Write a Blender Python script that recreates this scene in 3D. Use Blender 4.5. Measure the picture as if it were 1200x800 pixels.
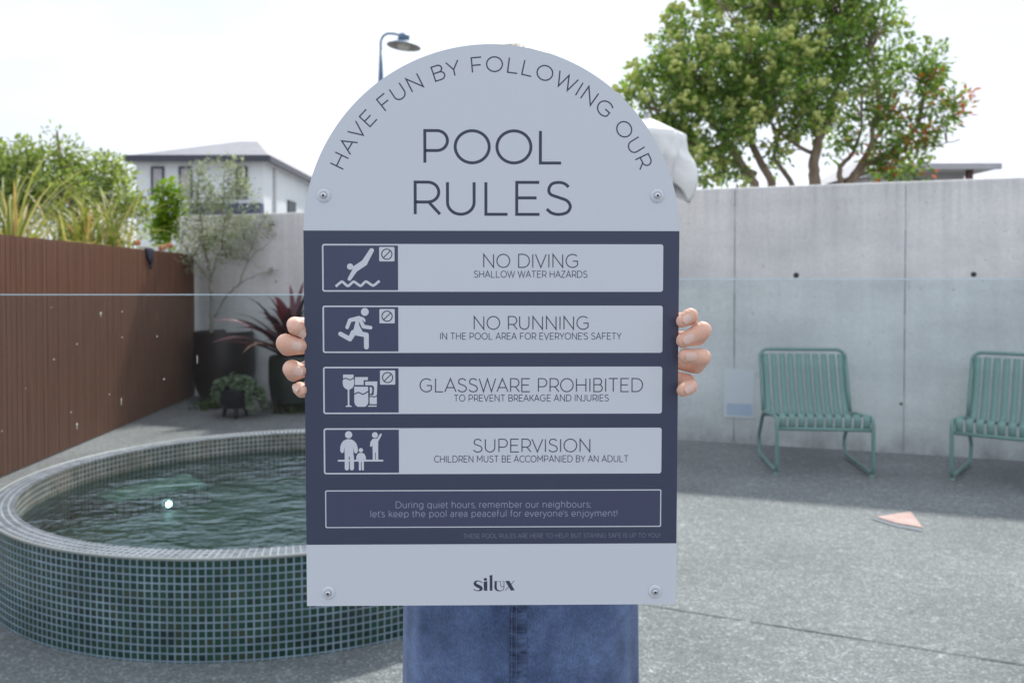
import bpy, math, random
import numpy as np
from mathutils import Vector, Matrix

for o in list(bpy.data.objects):
    bpy.data.objects.remove(o, do_unlink=True)
SC = bpy.context.scene
COL = SC.collection
R = math.radians
rng = np.random.default_rng(11)
random.seed(11)

# ------------------------------------------------------------------ camera
FPX, PY0, PITCH = 985.0, 350.1, R(1.11)
cam_d = bpy.data.cameras.new('camera')
cam = bpy.data.objects.new('camera', cam_d)
COL.objects.link(cam)
cam.location = (0, 0, 1.25)
cam.rotation_euler = (R(90) - PITCH, 0, 0)
cam_d.sensor_width = 36.0
cam_d.lens = FPX / 1200 * 36
cam_d.shift_y = -(400 - PY0) / 1200
cam_d.clip_start = 0.05
cam_d.clip_end = 2000
cam_d.dof.use_dof = True
cam_d.dof.focus_distance = 0.905
cam_d.dof.aperture_fstop = 8.5
SC.camera = cam

# ------------------------------------------------------------------ sky and sun
SUN_EL, SUN_AZ = R(49), R(20)          # azimuth from +Y towards +X
w = bpy.data.worlds.new('World'); SC.world = w; w.use_nodes = True
nt = w.node_tree; nt.nodes.clear()
N = nt.nodes.new; LK = nt.links.new
out = N('ShaderNodeOutputWorld'); bg = N('ShaderNodeBackground')
sky = N('ShaderNodeTexSky'); sky.sky_type = 'NISHITA'; sky.sun_disc = False
sky.sun_elevation = SUN_EL; sky.sun_rotation = SUN_AZ
sky.air_density = 1.2; sky.dust_density = 2.5
tc = N('ShaderNodeTexCoord'); mp = N('ShaderNodeMapping'); mp.inputs['Scale'].default_value = (1, 1, 2.6)
ns = N('ShaderNodeTexNoise'); ns.inputs['Scale'].default_value = 2.1; ns.inputs['Detail'].default_value = 6
ns.inputs['Roughness'].default_value = .55
cr = N('ShaderNodeValToRGB')
cr.color_ramp.elements[0].position = .25; cr.color_ramp.elements[0].color = (.75, .75, .75, 1)
cr.color_ramp.elements[1].position = .62; cr.color_ramp.elements[1].color = (1, 1, 1, 1)
cc = N('ShaderNodeValToRGB')
cc.color_ramp.elements[0].position = .3; cc.color_ramp.elements[0].color = (11.4, 12.3, 13.9, 1)
cc.color_ramp.elements[1].position = .7; cc.color_ramp.elements[1].color = (13.2, 14.0, 15.4, 1)
mx = N('ShaderNodeMixRGB')
LK(tc.outputs['Generated'], mp.inputs['Vector']); LK(mp.outputs[0], ns.inputs['Vector'])
LK(ns.outputs['Fac'], cr.inputs['Fac']); LK(ns.outputs['Fac'], cc.inputs['Fac'])
LK(cr.outputs['Color'], mx.inputs['Fac']); LK(sky.outputs[0], mx.inputs['Color1']); LK(cc.outputs['Color'], mx.inputs['Color2'])
LK(mx.outputs[0], bg.inputs['Color']); bg.inputs['Strength'].default_value = 0.1
LK(bg.outputs[0], out.inputs['Surface'])

sun_d = bpy.data.lights.new('sun', 'SUN'); sun_d.energy = 5.0; sun_d.angle = R(2.4); sun_d.color = (1, .95, .88)
sun = bpy.data.objects.new('sun', sun_d); COL.objects.link(sun)
sv = Vector((math.sin(SUN_AZ) * math.cos(SUN_EL), math.cos(SUN_AZ) * math.cos(SUN_EL), math.sin(SUN_EL)))
sun.rotation_euler = sv.to_track_quat('Z', 'Y').to_euler()
sun.location = (0, 0, 30)
vs = SC.view_settings
SC.display_settings.display_device = 'sRGB'
vs.view_transform = 'Standard'; vs.look = 'None'; vs.exposure = -0.17; vs.gamma = 1; vs.use_curve_mapping = False
SC.render.engine = 'CYCLES'
SC.cycles.max_bounces = 10; SC.cycles.transparent_max_bounces = 16
SC.cycles.caustics_reflective = False; SC.cycles.caustics_refractive = False

# ------------------------------------------------------------------ measuring helpers
CAM = Vector((0, 0, 1.25))
FW = Vector((0, math.cos(PITCH), -math.sin(PITCH))); UP = Vector((0, math.sin(PITCH), math.cos(PITCH)))
def ray(px, py): return Vector(((px - 600) / FPX, 0, 0)) + UP * ((PY0 - py) / FPX) + FW
def at(px, py, Y):
    d = ray(px, py); return CAM + d * (Y / d.y)
def gz(px, py, z=0.0):
    d = ray(px, py); return CAM + d * ((z - 1.25) / d.z)

# ------------------------------------------------------------------ tagging
def tag(o, label=None, cat=None, group=None, kind=None):
    if label: o['label'] = label
    if cat: o['category'] = cat
    if group: o['group'] = group
    if kind: o['kind'] = kind
    return o
def empty(name, loc=(0, 0, 0), rz=0.0):
    o = bpy.data.objects.new(name, None); COL.objects.link(o)
    o.location = loc; o.rotation_euler = (0, 0, rz); o.empty_display_size = .1
    return o
def copy_tree(o, parent=None):
    c = o.copy(); COL.objects.link(c); c.parent = parent
    for ch in list(o.children): copy_tree(ch, c)
    return c

# ------------------------------------------------------------------ mesh builder
class MB:
    def __init__(s): s.v = []; s.f = []; s.uv = {}; s.mi = {}
    def add(s, vs, fs, uvs=None, mi=0):
        b = len(s.v); s.v += [tuple(p) for p in vs]
        for i, f in enumerate(fs):
            k = len(s.f); s.f.append(tuple(b + j for j in f))
            if uvs: s.uv[k] = uvs[i]
            if mi: s.mi[k] = mi
        return s
    def box(s, c, d, rz=0.0, M=None, mi=0):
        x, y, z = d[0] / 2, d[1] / 2, d[2] / 2
        P = [Vector(p) for p in ((-x,-y,-z),(x,-y,-z),(x,y,-z),(-x,y,-z),(-x,-y,z),(x,-y,z),(x,y,z),(-x,y,z))]
        m = Matrix.Translation(c) @ (M if M else Matrix.Rotation(rz, 4, 'Z'))
        s.add([m @ p for p in P], [(0,3,2,1),(4,5,6,7),(0,1,5,4),(1,2,6,5),(2,3,7,6),(3,0,4,7)], mi=mi); return s
    def tube(s, pts, r, n=10, closed=False, cap=True, mi=0):
        pts = [Vector(p) for p in pts]; L = len(pts)
        rs = r if isinstance(r, (list, tuple)) else [r] * L
        ref = None; vs = []
        for i, p in enumerate(pts):
            a = pts[(i - 1) % L] if (closed or i > 0) else p
            b = pts[(i + 1) % L] if (closed or i < L - 1) else p
            t = (b - a)
            if t.length < 1e-9: t = Vector((0, 0, 1))
            t.normalize()
            if ref is None:
                ref = t.orthogonal().normalized()
            ref = (ref - t * ref.dot(t))
            if ref.length < 1e-6: ref = t.orthogonal()
            ref.normalize(); bn = t.cross(ref)
            for k in range(n):
                an = 2 * math.pi * k / n
                vs.append(p + (ref * math.cos(an) + bn * math.sin(an)) * rs[i])
        fs = []
        for i in range(L if closed else L - 1):
            j = (i + 1) % L
            for k in range(n):
                k2 = (k + 1) % n
                fs.append((i*n+k, i*n+k2, j*n+k2, j*n+k))
        if cap and not closed:
            fs.append(tuple(reversed(range(n)))); fs.append(tuple(range((L-1)*n, L*n)))
        s.add(vs, fs, mi=mi); return s
    def lathe(s, prof, c=(0,0,0), n=32, cap0=False, cap1=False, uvp=None, mi=0, sx=1.0, sy=1.0):
        vs = []; fs = []; uvs = []
        for (r, z) in prof:
            for k in range(n):
                a = 2 * math.pi * k / n
                vs.append((c[0] + r * math.cos(a) * sx, c[1] + r * math.sin(a) * sy, c[2] + z))
        acc = 0
        for i in range(len(prof) - 1):
            l = math.hypot(prof[i+1][0]-prof[i][0], prof[i+1][1]-prof[i][1])
            for k in range(n):
                k2 = (k + 1) % n
                fs.append((i*n+k, i*n+k2, (i+1)*n+k2, (i+1)*n+k))
                if uvp:
                    R0, p = uvp; u0 = 2*math.pi*R0*k/n/p; u1 = 2*math.pi*R0*(k+1)/n/p
                    uvs.append(((u0, acc/p), (u1, acc/p), (u1, (acc+l)/p), (u0, (acc+l)/p)))
            acc += l
        if cap0: fs.append(tuple(reversed(range(n)))); uvs.append(tuple((0,0) for _ in range(n)))
        if cap1: fs.append(tuple(range((len(prof)-1)*n, len(prof)*n))); uvs.append(tuple((0,0) for _ in range(n)))
        s.add(vs, fs, uvs if uvp else None, mi); return s
    def ball(s, c, r, n=16, m=10, M=None, mi=0):
        rr = r if isinstance(r, (list, tuple)) else (r, r, r)
        vs = []; fs = []
        vs.append(Vector((0,0,-rr[2])))
        for i in range(1, m):
            t = math.pi * i / m - math.pi / 2
            for k in range(n):
                a = 2 * math.pi * k / n
                vs.append(Vector((rr[0]*math.cos(t)*math.cos(a), rr[1]*math.cos(t)*math.sin(a), rr[2]*math.sin(t))))
        vs.append(Vector((0,0,rr[2])))
        for k in range(n):
            fs.append((0, 1+(k+1)%n, 1+k))
        for i in range(m-2):
            for k in range(n):
                a = 1+i*n; fs.append((a+k, a+(k+1)%n, a+n+(k+1)%n, a+n+k))
        a = 1+(m-2)*n
        for k in range(n): fs.append((a+k, a+(k+1)%n, len(vs)-1))
        mm = Matrix.Translation(c) @ (M if M else Matrix())
        s.add([mm @ p for p in vs], fs, mi=mi); return s
    def cone(s, a, b, ra, rb, n=14):                 # capsule with two radii
        a = Vector(a); b = Vector(b); d = b - a; L = d.length
        if L < 1e-6: return s.ball(a, max(ra, rb))
        q = d.to_track_quat('Z', 'Y').to_matrix().to_4x4()
        prof = [(1e-4, -ra)]
        for i in range(1, 6): t = math.pi/2*(i/6-1); prof.append((ra*math.cos(t), ra*math.sin(t)))
        prof.append((ra, 0)); prof.append((rb, L))
        for i in range(1, 6): t = math.pi/2*i/6; prof.append((rb*math.cos(t), L+rb*math.sin(t)))
        prof.append((1e-4, L+rb))
        vs = []; fs = []
        for (r, z) in prof:
            for k in range(n):
                an = 2*math.pi*k/n; vs.append(Vector((r*math.cos(an), r*math.sin(an), z)))
        for i in range(len(prof)-1):
            for k in range(n):
                fs.append((i*n+k, i*n+(k+1)%n, (i+1)*n+(k+1)%n, (i+1)*n+k))
        fs.append(tuple(reversed(range(n)))); fs.append(tuple(range((len(prof)-1)*n, len(prof)*n)))
        m = Matrix.Translation(a) @ q
        s.add([m @ p for p in vs], fs); return s
    def build(s, name, mat, parent=None, smooth=False, loc=None, rz=None):
        me = bpy.data.meshes.new(name); me.from_pydata(s.v, [], s.f)
        if s.uv:
            ul = me.uv_layers.new(name='UVMap')
            for p in me.polygons:
                u = s.uv.get(p.index)
                if u:
                    for li, q in zip(p.loop_indices, u): ul.data[li].uv = q
        mats = mat if isinstance(mat, (list, tuple)) else [mat]
        for m in mats: me.materials.append(m)
        for k, i in s.mi.items(): me.polygons[k].material_index = i
        if smooth:
            me.polygons.foreach_set('use_smooth', [True] * len(me.polygons))
            if smooth == 'auto': me.set_sharp_from_angle(angle=R(40))
        me.update()
        o = bpy.data.objects.new(name, me); COL.objects.link(o)
        if parent: o.parent = parent
        if loc is not None: o.location = loc
        if rz is not None: o.rotation_euler.z = rz
        return o
def bevel(o, wd, seg=2, ang=35):
    m = o.modifiers.new('bevel', 'BEVEL'); m.width = wd; m.segments = seg; m.limit_method = 'ANGLE'; m.angle_limit = R(ang)
    return o

# ------------------------------------------------------------------ materials
def newmat(name):
    m = bpy.data.materials.new(name); m.use_nodes = True
    t = m.node_tree; b = t.nodes['Principled BSDF']
    return m, t, b
def rgba(c): return (c[0], c[1], c[2], 1)
def mat(name, col, rough=.5, col2=None, scale=6.0, detail=4, stretch=(1,1,1), bump=0.0, bscale=80.0, bdist=.004,
        metal=0.0, spec=.5, lo=.35, hi=.65, sss=0.0, sssr=(1,.35,.2), coord='Object'):
    m, t, b = newmat(name)
    b.inputs['Roughness'].default_value = rough; b.inputs['Metallic'].default_value = metal
    b.inputs['Specular IOR Level'].default_value = spec
    b.inputs['Base Color'].default_value = rgba(col)
    tcn = t.nodes.new('ShaderNodeTexCoord')
    src = tcn.outputs[coord]
    mpn = t.nodes.new('ShaderNodeMapping'); mpn.inputs['Scale'].default_value = stretch
    t.links.new(src, mpn.inputs['Vector'])
    if col2:
        n = t.nodes.new('ShaderNodeTexNoise'); n.inputs['Scale'].default_value = scale; n.inputs['Detail'].default_value = detail
        n.inputs['Roughness'].default_value = .6
        r = t.nodes.new('ShaderNodeValToRGB')
        r.color_ramp.elements[0].position = lo; r.color_ramp.elements[0].color = rgba(col)
        r.color_ramp.elements[1].position = hi; r.color_ramp.elements[1].color = rgba(col2)
        t.links.new(mpn.outputs[0], n.inputs['Vector']); t.links.new(n.outputs['Fac'], r.inputs['Fac'])
        t.links.new(r.outputs['Color'], b.inputs['Base Color'])
    if bump:
        n2 = t.nodes.new('ShaderNodeTexNoise'); n2.inputs['Scale'].default_value = bscale; n2.inputs['Detail'].default_value = 3
        bp = t.nodes.new('ShaderNodeBump'); bp.inputs['Strength'].default_value = bump; bp.inputs['Distance'].default_value = bdist
        t.links.new(mpn.outputs[0], n2.inputs['Vector']); t.links.new(n2.outputs['Fac'], bp.inputs['Height'])
        t.links.new(bp.outputs[0], b.inputs['Normal'])
    if sss:
        b.inputs['Subsurface Weight'].default_value = sss; b.inputs['Subsurface Radius'].default_value = sssr
        b.inputs['Subsurface Scale'].default_value = .008
    return m

def leafmat(name, cols, rough=.45, trans=.4, tint=(1.25, 1.3, .55)):
    """cols: list of (position, rgb) picked at random for each leaf"""
    m, t, b = newmat(name)
    g = t.nodes.new('ShaderNodeNewGeometry')
    r = t.nodes.new('ShaderNodeValToRGB'); r.color_ramp.interpolation = 'LINEAR'
    el = r.color_ramp.elements
    el[0].position = cols[0][0]; el[0].color = rgba(cols[0][1]); el[1].position = cols[-1][0]; el[1].color = rgba(cols[-1][1])
    for p, c in cols[1:-1]:
        e = el.new(p); e.color = rgba(c)
    t.links.new(g.outputs['Random Per Island'], r.inputs['Fac'])
    t.links.new(r.outputs['Color'], b.inputs['Base Color'])
    b.inputs['Roughness'].default_value = rough
    tr = t.nodes.new('ShaderNodeBsdfTranslucent')
    mul = t.nodes.new('ShaderNodeMixRGB'); mul.blend_type = 'MULTIPLY'; mul.inputs['Fac'].default_value = 1
    mul.inputs['Color2'].default_value = rgba(tint)
    t.links.new(r.outputs['Color'], mul.inputs['Color1']); t.links.new(mul.outputs[0], tr.inputs['Color'])
    ms = t.nodes.new('ShaderNodeMixShader'); ms.inputs[0].default_value = trans
    o = t.nodes['Material Output']
    t.links.new(b.outputs[0], ms.inputs[1]); t.links.new(tr.outputs[0], ms.inputs[2]); t.links.new(ms.outputs[0], o.inputs['Surface'])
    return m

def tile_mat(name, tile_cols, grout, gw=.19, rough=.12, spec=.35, patch=.8):
    m, t, b = newmat(name)
    nn = t.nodes.new; lk = t.links.new
    uv = nn('ShaderNodeUVMap'); uv.uv_map = 'UVMap'
    fr = nn('ShaderNodeVectorMath'); fr.operation = 'FRACTION'; lk(uv.outputs[0], fr.inputs[0])
    sb = nn('ShaderNodeVectorMath'); sb.operation = 'SUBTRACT'; sb.inputs[1].default_value = (.5,.5,0); lk(fr.outputs[0], sb.inputs[0])
    ab = nn('ShaderNodeVectorMath'); ab.operation = 'ABSOLUTE'; lk(sb.outputs[0], ab.inputs[0])
    sp = nn('ShaderNodeSeparateXYZ'); lk(ab.outputs[0], sp.inputs[0])
    mxn = nn('ShaderNodeMath'); mxn.operation = 'MAXIMUM'; lk(sp.outputs[0], mxn.inputs[0]); lk(sp.outputs[1], mxn.inputs[1])
    rm = nn('ShaderNodeMapRange'); rm.inputs['From Min'].default_value = .5-gw/2-.03; rm.inputs['From Max'].default_value = .5-gw/2+.03
    lk(mxn.outputs[0], rm.inputs['Value'])
    fl = nn('ShaderNodeVectorMath'); fl.operation = 'FLOOR'; lk(uv.outputs[0], fl.inputs[0])
    wn = nn('ShaderNodeTexWhiteNoise'); wn.noise_dimensions = '2D'; lk(fl.outputs[0], wn.inputs['Vector'])
    r = nn('ShaderNodeValToRGB'); el = r.color_ramp.elements
    el[0].position = 0; el[0].color = rgba(tile_cols[0]); el[1].position = 1; el[1].color = rgba(tile_cols[-1])
    for i, c in enumerate(tile_cols[1:-1]):
        e = el.new((i+1)/(len(tile_cols)-1)); e.color = rgba(c)
    lk(wn.outputs['Value'], r.inputs['Fac'])
    # grout dirt
    tcn = nn('ShaderNodeTexCoord'); gn = nn('ShaderNodeTexNoise'); gn.inputs['Scale'].default_value = 9; lk(tcn.outputs['Object'], gn.inputs['Vector'])
    gr = nn('ShaderNodeValToRGB'); gr.color_ramp.elements[0].position = .3; gr.color_ramp.elements[1].position = .7
    gr.color_ramp.elements[0].color = rgba([c*.55 for c in grout]); gr.color_ramp.elements[1].color = rgba(grout)
    lk(gn.outputs['Fac'], gr.inputs['Fac'])
    # patches where the glaze runs browner or paler, and lime bloom left by splashes
    pn = nn('ShaderNodeTexNoise'); pn.inputs['Scale'].default_value = 3.2; pn.inputs['Detail'].default_value = 5; lk(tcn.outputs['Object'], pn.inputs['Vector'])
    pr = nn('ShaderNodeValToRGB'); pr.color_ramp.elements[0].position = .35; pr.color_ramp.elements[0].color = (.6,.75,.75,1); pr.color_ramp.elements[1].position = .68; pr.color_ramp.elements[1].color = (1.9,1.45,1.25,1); lk(pn.outputs['Fac'], pr.inputs['Fac'])
    pm = nn('ShaderNodeMixRGB'); pm.blend_type = 'MULTIPLY'; pm.inputs['Fac'].default_value = patch; lk(r.outputs['Color'], pm.inputs[1]); lk(pr.outputs['Color'], pm.inputs[2]); r = pm
    mixc = nn('ShaderNodeMixRGB'); lk(rm.outputs[0], mixc.inputs['Fac']); lk(r.outputs[0], mixc.inputs['Color1']); lk(gr.outputs['Color'], mixc.inputs['Color2'])
    lk(mixc.outputs[0], b.inputs['Base Color'])
    rr = nn('ShaderNodeMapRange'); rr.inputs['To Min'].default_value = rough; rr.inputs['To Max'].default_value = .7; lk(rm.outputs[0], rr.inputs['Value'])
    lk(rr.outputs[0], b.inputs['Roughness']); b.inputs['Specular IOR Level'].default_value = spec
    bp = nn('ShaderNodeBump'); bp.invert = True; bp.inputs['Strength'].default_value = .5; bp.inputs['Distance'].default_value = .002
    lk(rm.outputs[0], bp.inputs['Height'])
    lk(bp.outputs[0], b.inputs['Normal'])
    return m

def glass_mat(name, tint=(.905, .950, .958), refl=(1, 1, 1)):
    m, t, b = newmat(name); t.nodes.remove(b)
    nn = t.nodes.new; lk = t.links.new
    tr = nn('ShaderNodeBsdfTransparent'); tr.inputs[0].default_value = rgba(tint)
    gl = nn('ShaderNodeBsdfGlossy'); gl.inputs['Roughness'].default_value = .01; gl.inputs['Color'].default_value = rgba(refl)
    fn = nn('ShaderNodeFresnel'); fn.inputs['IOR'].default_value = 1.33
    ge = nn('ShaderNodeNewGeometry'); iv = nn('ShaderNodeMath'); iv.operation = 'SUBTRACT'; iv.inputs[0].default_value = 1; lk(ge.outputs['Backfacing'], iv.inputs[1])
    mu = nn('ShaderNodeMath'); mu.operation = 'MULTIPLY'; lk(fn.outputs[0], mu.inputs[0]); lk(iv.outputs[0], mu.inputs[1])
    ms = nn('ShaderNodeMixShader'); lk(mu.outputs[0], ms.inputs[0]); lk(tr.outputs[0], ms.inputs[1]); lk(gl.outputs[0], ms.inputs[2])
    lk(ms.outputs[0], t.nodes['Material Output'].inputs['Surface'])
    return m
# ================================================================== THE SETTING
def ground_mat():
    m, t, b = newmat('exposed_aggregate')
    nn = t.nodes.new; lk = t.links.new
    tcn = nn('ShaderNodeTexCoord')
    n1 = nn('ShaderNodeTexNoise'); n1.inputs['Scale'].default_value = 1.3; n1.inputs['Detail'].default_value = 6; n1.inputs['Roughness'].default_value = .62
    v = nn('ShaderNodeTexVoronoi'); v.inputs['Scale'].default_value = 150
    v2 = nn('ShaderNodeTexVoronoi'); v2.inputs['Scale'].default_value = 34
    n3 = nn('ShaderNodeTexNoise'); n3.inputs['Scale'].default_value = 24; n3.inputs['Detail'].default_value = 5; n3.inputs['Roughness'].default_value = .7
    for q in (n1, v, v2, n3): lk(tcn.outputs['Object'], q.inputs['Vector'])
    r1 = nn('ShaderNodeValToRGB'); e = r1.color_ramp.elements
    e[0].position = .32; e[0].color = (.163, .162, .162, 1); e[1].position = .68; e[1].color = (.240, .238, .238, 1)
    lk(n1.outputs['Fac'], r1.inputs['Fac'])
    r3 = nn('ShaderNodeValToRGB'); e = r3.color_ramp.elements
    e[0].position = .38; e[0].color = (.6, .6, .6, 1); e[1].position = .62; e[1].color = (1.28, 1.28, 1.28, 1)
    lk(n3.outputs['Fac'], r3.inputs['Fac'])
    m1 = nn('ShaderNodeMixRGB'); m1.blend_type = 'MULTIPLY'; m1.inputs['Fac'].default_value = .38
    lk(r1.outputs[0], m1.inputs[1]); lk(r3.outputs[0], m1.inputs[2])
    # stones: each cell its own grey
    r2 = nn('ShaderNodeValToRGB'); e = r2.color_ramp.elements
    e[0].position = 0; e[0].color = (.55, .56, .55, 1); e[1].position = .55; e[1].color = (.95, .95, .95, 1)
    k = e.new(.88); k.color = (1.25, 1.25, 1.25, 1); k = e.new(.97); k.color = (2.0, 2.0, 2.0, 1)
    sx = nn('ShaderNodeSeparateColor'); lk(v.outputs['Color'], sx.inputs[0]); lk(sx.outputs[0], r2.inputs['Fac'])
    m2 = nn('ShaderNodeMixRGB'); m2.blend_type = 'MULTIPLY'; m2.inputs['Fac'].default_value = .8
    lk(m1.outputs[0], m2.inputs[1]); lk(r2.outputs[0], m2.inputs[2])
    r4 = nn('ShaderNodeValToRGB'); e = r4.color_ramp.elements
    e[0].position = .93; e[0].color = (1, 1, 1, 1); e[1].position = .97; e[1].color = (1.6, 1.6, 1.6, 1)
    s4 = nn('ShaderNodeSeparateColor'); lk(v2.outputs['Color'], s4.inputs[0]); lk(s4.outputs[1], r4.inputs['Fac'])
    m3 = nn('ShaderNodeMixRGB'); m3.blend_type = 'MULTIPLY'; m3.inputs['Fac'].default_value = .45
    lk(m2.outputs[0], m3.inputs[1]); lk(r4.outputs[0], m3.inputs[2])
    lk(m3.outputs[0], b.inputs['Base Color'])
    b.inputs['Roughness'].default_value = .75
    bp = nn('ShaderNodeBump'); bp.inputs['Strength'].default_value = .5; bp.inputs['Distance'].default_value = .004
    lk(v.outputs['Distance'], bp.inputs['Height']); lk(bp.outputs[0], b.inputs['Normal'])
    return m
M_ground = ground_mat()
# ground: one sheet to the horizon, with a round hole kept clear under the sunken pool
PCX, PCY, PR = -1.05, 3.96, 1.222
g = MB(); n = 96
ring = lambda r, z=0: [(PCX + r*math.cos(2*math.pi*k/n), PCY + r*math.sin(2*math.pi*k/n), z) for k in range(n)]
RR = [PR-.05, 4, 20, 120, 700]; vsx = []
for r_ in RR: vsx += ring(r_)
g.add(vsx, [(i*n+k, (i+1)*n+k, (i+1)*n+(k+1)%n, i*n+(k+1)%n) for i in range(len(RR)-1) for k in range(n)])
tag(g.build('ground', M_ground), kind='structure')
M_joint = mat('joint_dark', (.05, .055, .06), .9)
a, b_ = gz(780, 712.5), gz(1240, 786)
d = (b_-a).normalized(); s_ = Vector((-d.y, d.x, 0)) * .0028
jb = MB(); a2 = a - d*1.2; pts = []
L_ = [a2 + (b_-a2)*(i/40) for i in range(41)]
vv = []
for i, p in enumerate(L_):
    wob = Vector((random.uniform(-1,1), random.uniform(-1,1), 0))*.0015; k = random.uniform(.5, 1.2)
    vv += [p+wob-s_*k+Vector((0,0,.003)), p+wob+s_*k+Vector((0,0,.003))]
jb.add(vv, [(2*i, 2*i+2, 2*i+3, 2*i+1) for i in range(40)])
tag(jb.build('paving_joint', M_joint), kind='structure')

# ---------------------------------------------------------------- concrete wall
def wall_mat():
    m, t, b = newmat('offform_concrete'); nn = t.nodes.new; lk = t.links.new
    tcn = nn('ShaderNodeTexCoord')
    def noise(sc, st, det=4):
        mpn = nn('ShaderNodeMapping'); mpn.inputs['Scale'].default_value = st; lk(tcn.outputs['Object'], mpn.inputs[0])
        q = nn('ShaderNodeTexNoise'); q.inputs['Scale'].default_value = sc; q.inputs['Detail'].default_value = det; q.inputs['Roughness'].default_value = .6
        lk(mpn.outputs[0], q.inputs['Vector']); return q
    def ramp(q, p0, c0, p1, c1):
        r = nn('ShaderNodeValToRGB'); e = r.color_ramp.elements
        e[0].position = p0; e[0].color = rgba(c0); e[1].position = p1; e[1].color = rgba(c1); lk(q.outputs['Fac'], r.inputs['Fac']); return r
    big = ramp(noise(1.1, (1,1,1.6), 6), .32, (.62,.61,.605), .68, (.80,.785,.77))
    st = ramp(noise(3.4, (2.0,2.0,.14), 4), .35, (.80,.80,.81), .62, (1.06,1.06,1.06))
    hz = ramp(noise(1.7, (.3,.3,2.6), 4), .34, (.80,.815,.83), .6, (1.05,1.05,1.05))
    fine = ramp(noise(40, (1,1,1), 4), .35, (.93,.93,.93), .65, (1.05,1.05,1.05))
    pits = ramp(noise(38, (1,1,1), 2), .27, (.55,.55,.55), .31, (1,1,1))
    cur = big
    for x, f in ((st, .35), (hz, .32), (fine, .8), (pits, .8)):
        mm = nn('ShaderNodeMixRGB'); mm.blend_type = 'MULTIPLY'; mm.inputs['Fac'].default_value = f
        lk(cur.outputs[0], mm.inputs[1]); lk(x.outputs[0], mm.inputs[2]); cur = mm
    # rain streaks running down from the coping, and splash dirt along the foot
    sep = nn('ShaderNodeSeparateXYZ'); lk(tcn.outputs['Object'], sep.inputs[0])
    tm = nn('ShaderNodeMapRange'); tm.inputs['From Min'].default_value = 1.45; tm.inputs['From Max'].default_value = 1.98; lk(sep.outputs[2], tm.inputs['Value'])
    dr = ramp(noise(13, (1.6,1.6,.05), 5), .36, (.62,.62,.63), .56, (1,1,1))
    dm = nn('ShaderNodeMath'); dm.operation = 'MULTIPLY'; dm.inputs[1].default_value = .38; lk(tm.outputs[0], dm.inputs[0])
    m5 = nn('ShaderNodeMixRGB'); m5.blend_type = 'MULTIPLY'; lk(dm.outputs[0], m5.inputs[0]); lk(cur.outputs[0], m5.inputs[1]); lk(dr.outputs[0], m5.inputs[2])
    fm = nn('ShaderNodeMapRange'); fm.inputs['From Min'].default_value = .22; fm.inputs['From Max'].default_value = .0; lk(sep.outputs[2], fm.inputs['Value'])
    fd = ramp(noise(7, (1,1,.6), 5), .35, (.55,.54,.52), .65, (.95,.95,.94))
    m6 = nn('ShaderNodeMixRGB'); m6.blend_type = 'MULTIPLY'; lk(fm.outputs[0], m6.inputs[0]); lk(m5.outputs[0], m6.inputs[1]); lk(fd.outputs[0], m6.inputs[2]); cur = m6
    lk(cur.outputs[0], b.inputs['Base Color']); b.inputs['Roughness'].default_value = .8
    q = noise(22, (1,1,1), 5); bp = nn('ShaderNodeBump'); bp.inputs['Strength'].default_value = .15; bp.inputs['Distance'].default_value = .01
    lk(q.outputs['Fac'], bp.inputs['Height']); lk(bp.outputs[0], b.inputs['Normal'])
    return m
M_wall = wall_mat()
WH = 1.985
WP = [(-3.70, 9.36), (-3.049, 9.118), (-2.181, 8.785), (-1.0, 8.25), (.3, 7.15), (1.35, 6.66), (3.58, 5.87), (8.4, 4.14)]
wall = MB(); fr = [Vector((x, y, 0)) for x, y in WP]
nrm = []
for i, p in enumerate(fr):
    a = fr[max(i-1,0)]; b_ = fr[min(i+1,len(fr)-1)]; d = (b_-a).normalized(); nrm.append(Vector((-d.y, d.x, 0)))
TH = .2; vs_ = []
for p, q in zip(fr, nrm):
    f0 = p; b0 = p + q*TH
    vs_ += [f0+Vector((0,0,-.1)), f0+Vector((0,0,WH)), b0+Vector((0,0,WH)), b0+Vector((0,0,-.1))]
fs_ = []
for i in range(len(fr)-1):
    a = 4*i; c = a+4
    fs_ += [(a, c, c+1, a+1), (a+1, c+1, c+2, a+2), (a+2, c+2, c+3, a+3)]
fs_ += [(0,1,2,3), (len(vs_)-1, len(vs_)-2, len(vs_)-3, len(vs_)-4)]
wall.add(vs_, fs_)
WALL = wall.build('concrete_wall', M_wall); bevel(WALL, .012, 2)
tag(WALL, 'tall pale grey off-form concrete wall closing the back of the pool yard', 'wall')
M_seam = mat('wall_seam', (.10,.105,.11), .9, (.26,.26,.27), 9)
def wall_pt(px, py):                                 # where a sight line meets the wall's right-hand stretch
    A = Vector((WP[5][0], WP[5][1])); B = Vector((WP[6][0], WP[6][1])); dd = B-A
    r_ = ray(px, py); nn_ = Vector((-dd.y, dd.x)); s = (A.dot(nn_))/(r_.x*nn_.x + r_.y*nn_.y)
    return CAM + r_*s, dd.normalized(), nn_.normalized()
for (px, y0, y1) in ((860.5, 232, 515), (1060, 232, 522)):
    p, dd, nn_ = wall_pt(px, 400)
    q = MB(); z = .02; k = 0
    while z < WH-.03:                                # the open seam comes and goes up the wall
        z1 = min(WH-.02, z+random.uniform(.05, .16)); wd = random.uniform(.002, .0065)
        c = p + Vector((nn_.x, nn_.y, 0))*-.0005; c.z = (z+z1)/2
        if random.random() < .7: q.box(c, (wd, .003, z1-z), math.atan2(dd.y, dd.x)); z = z1
    q.build('seam', M_seam, WALL)
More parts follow.
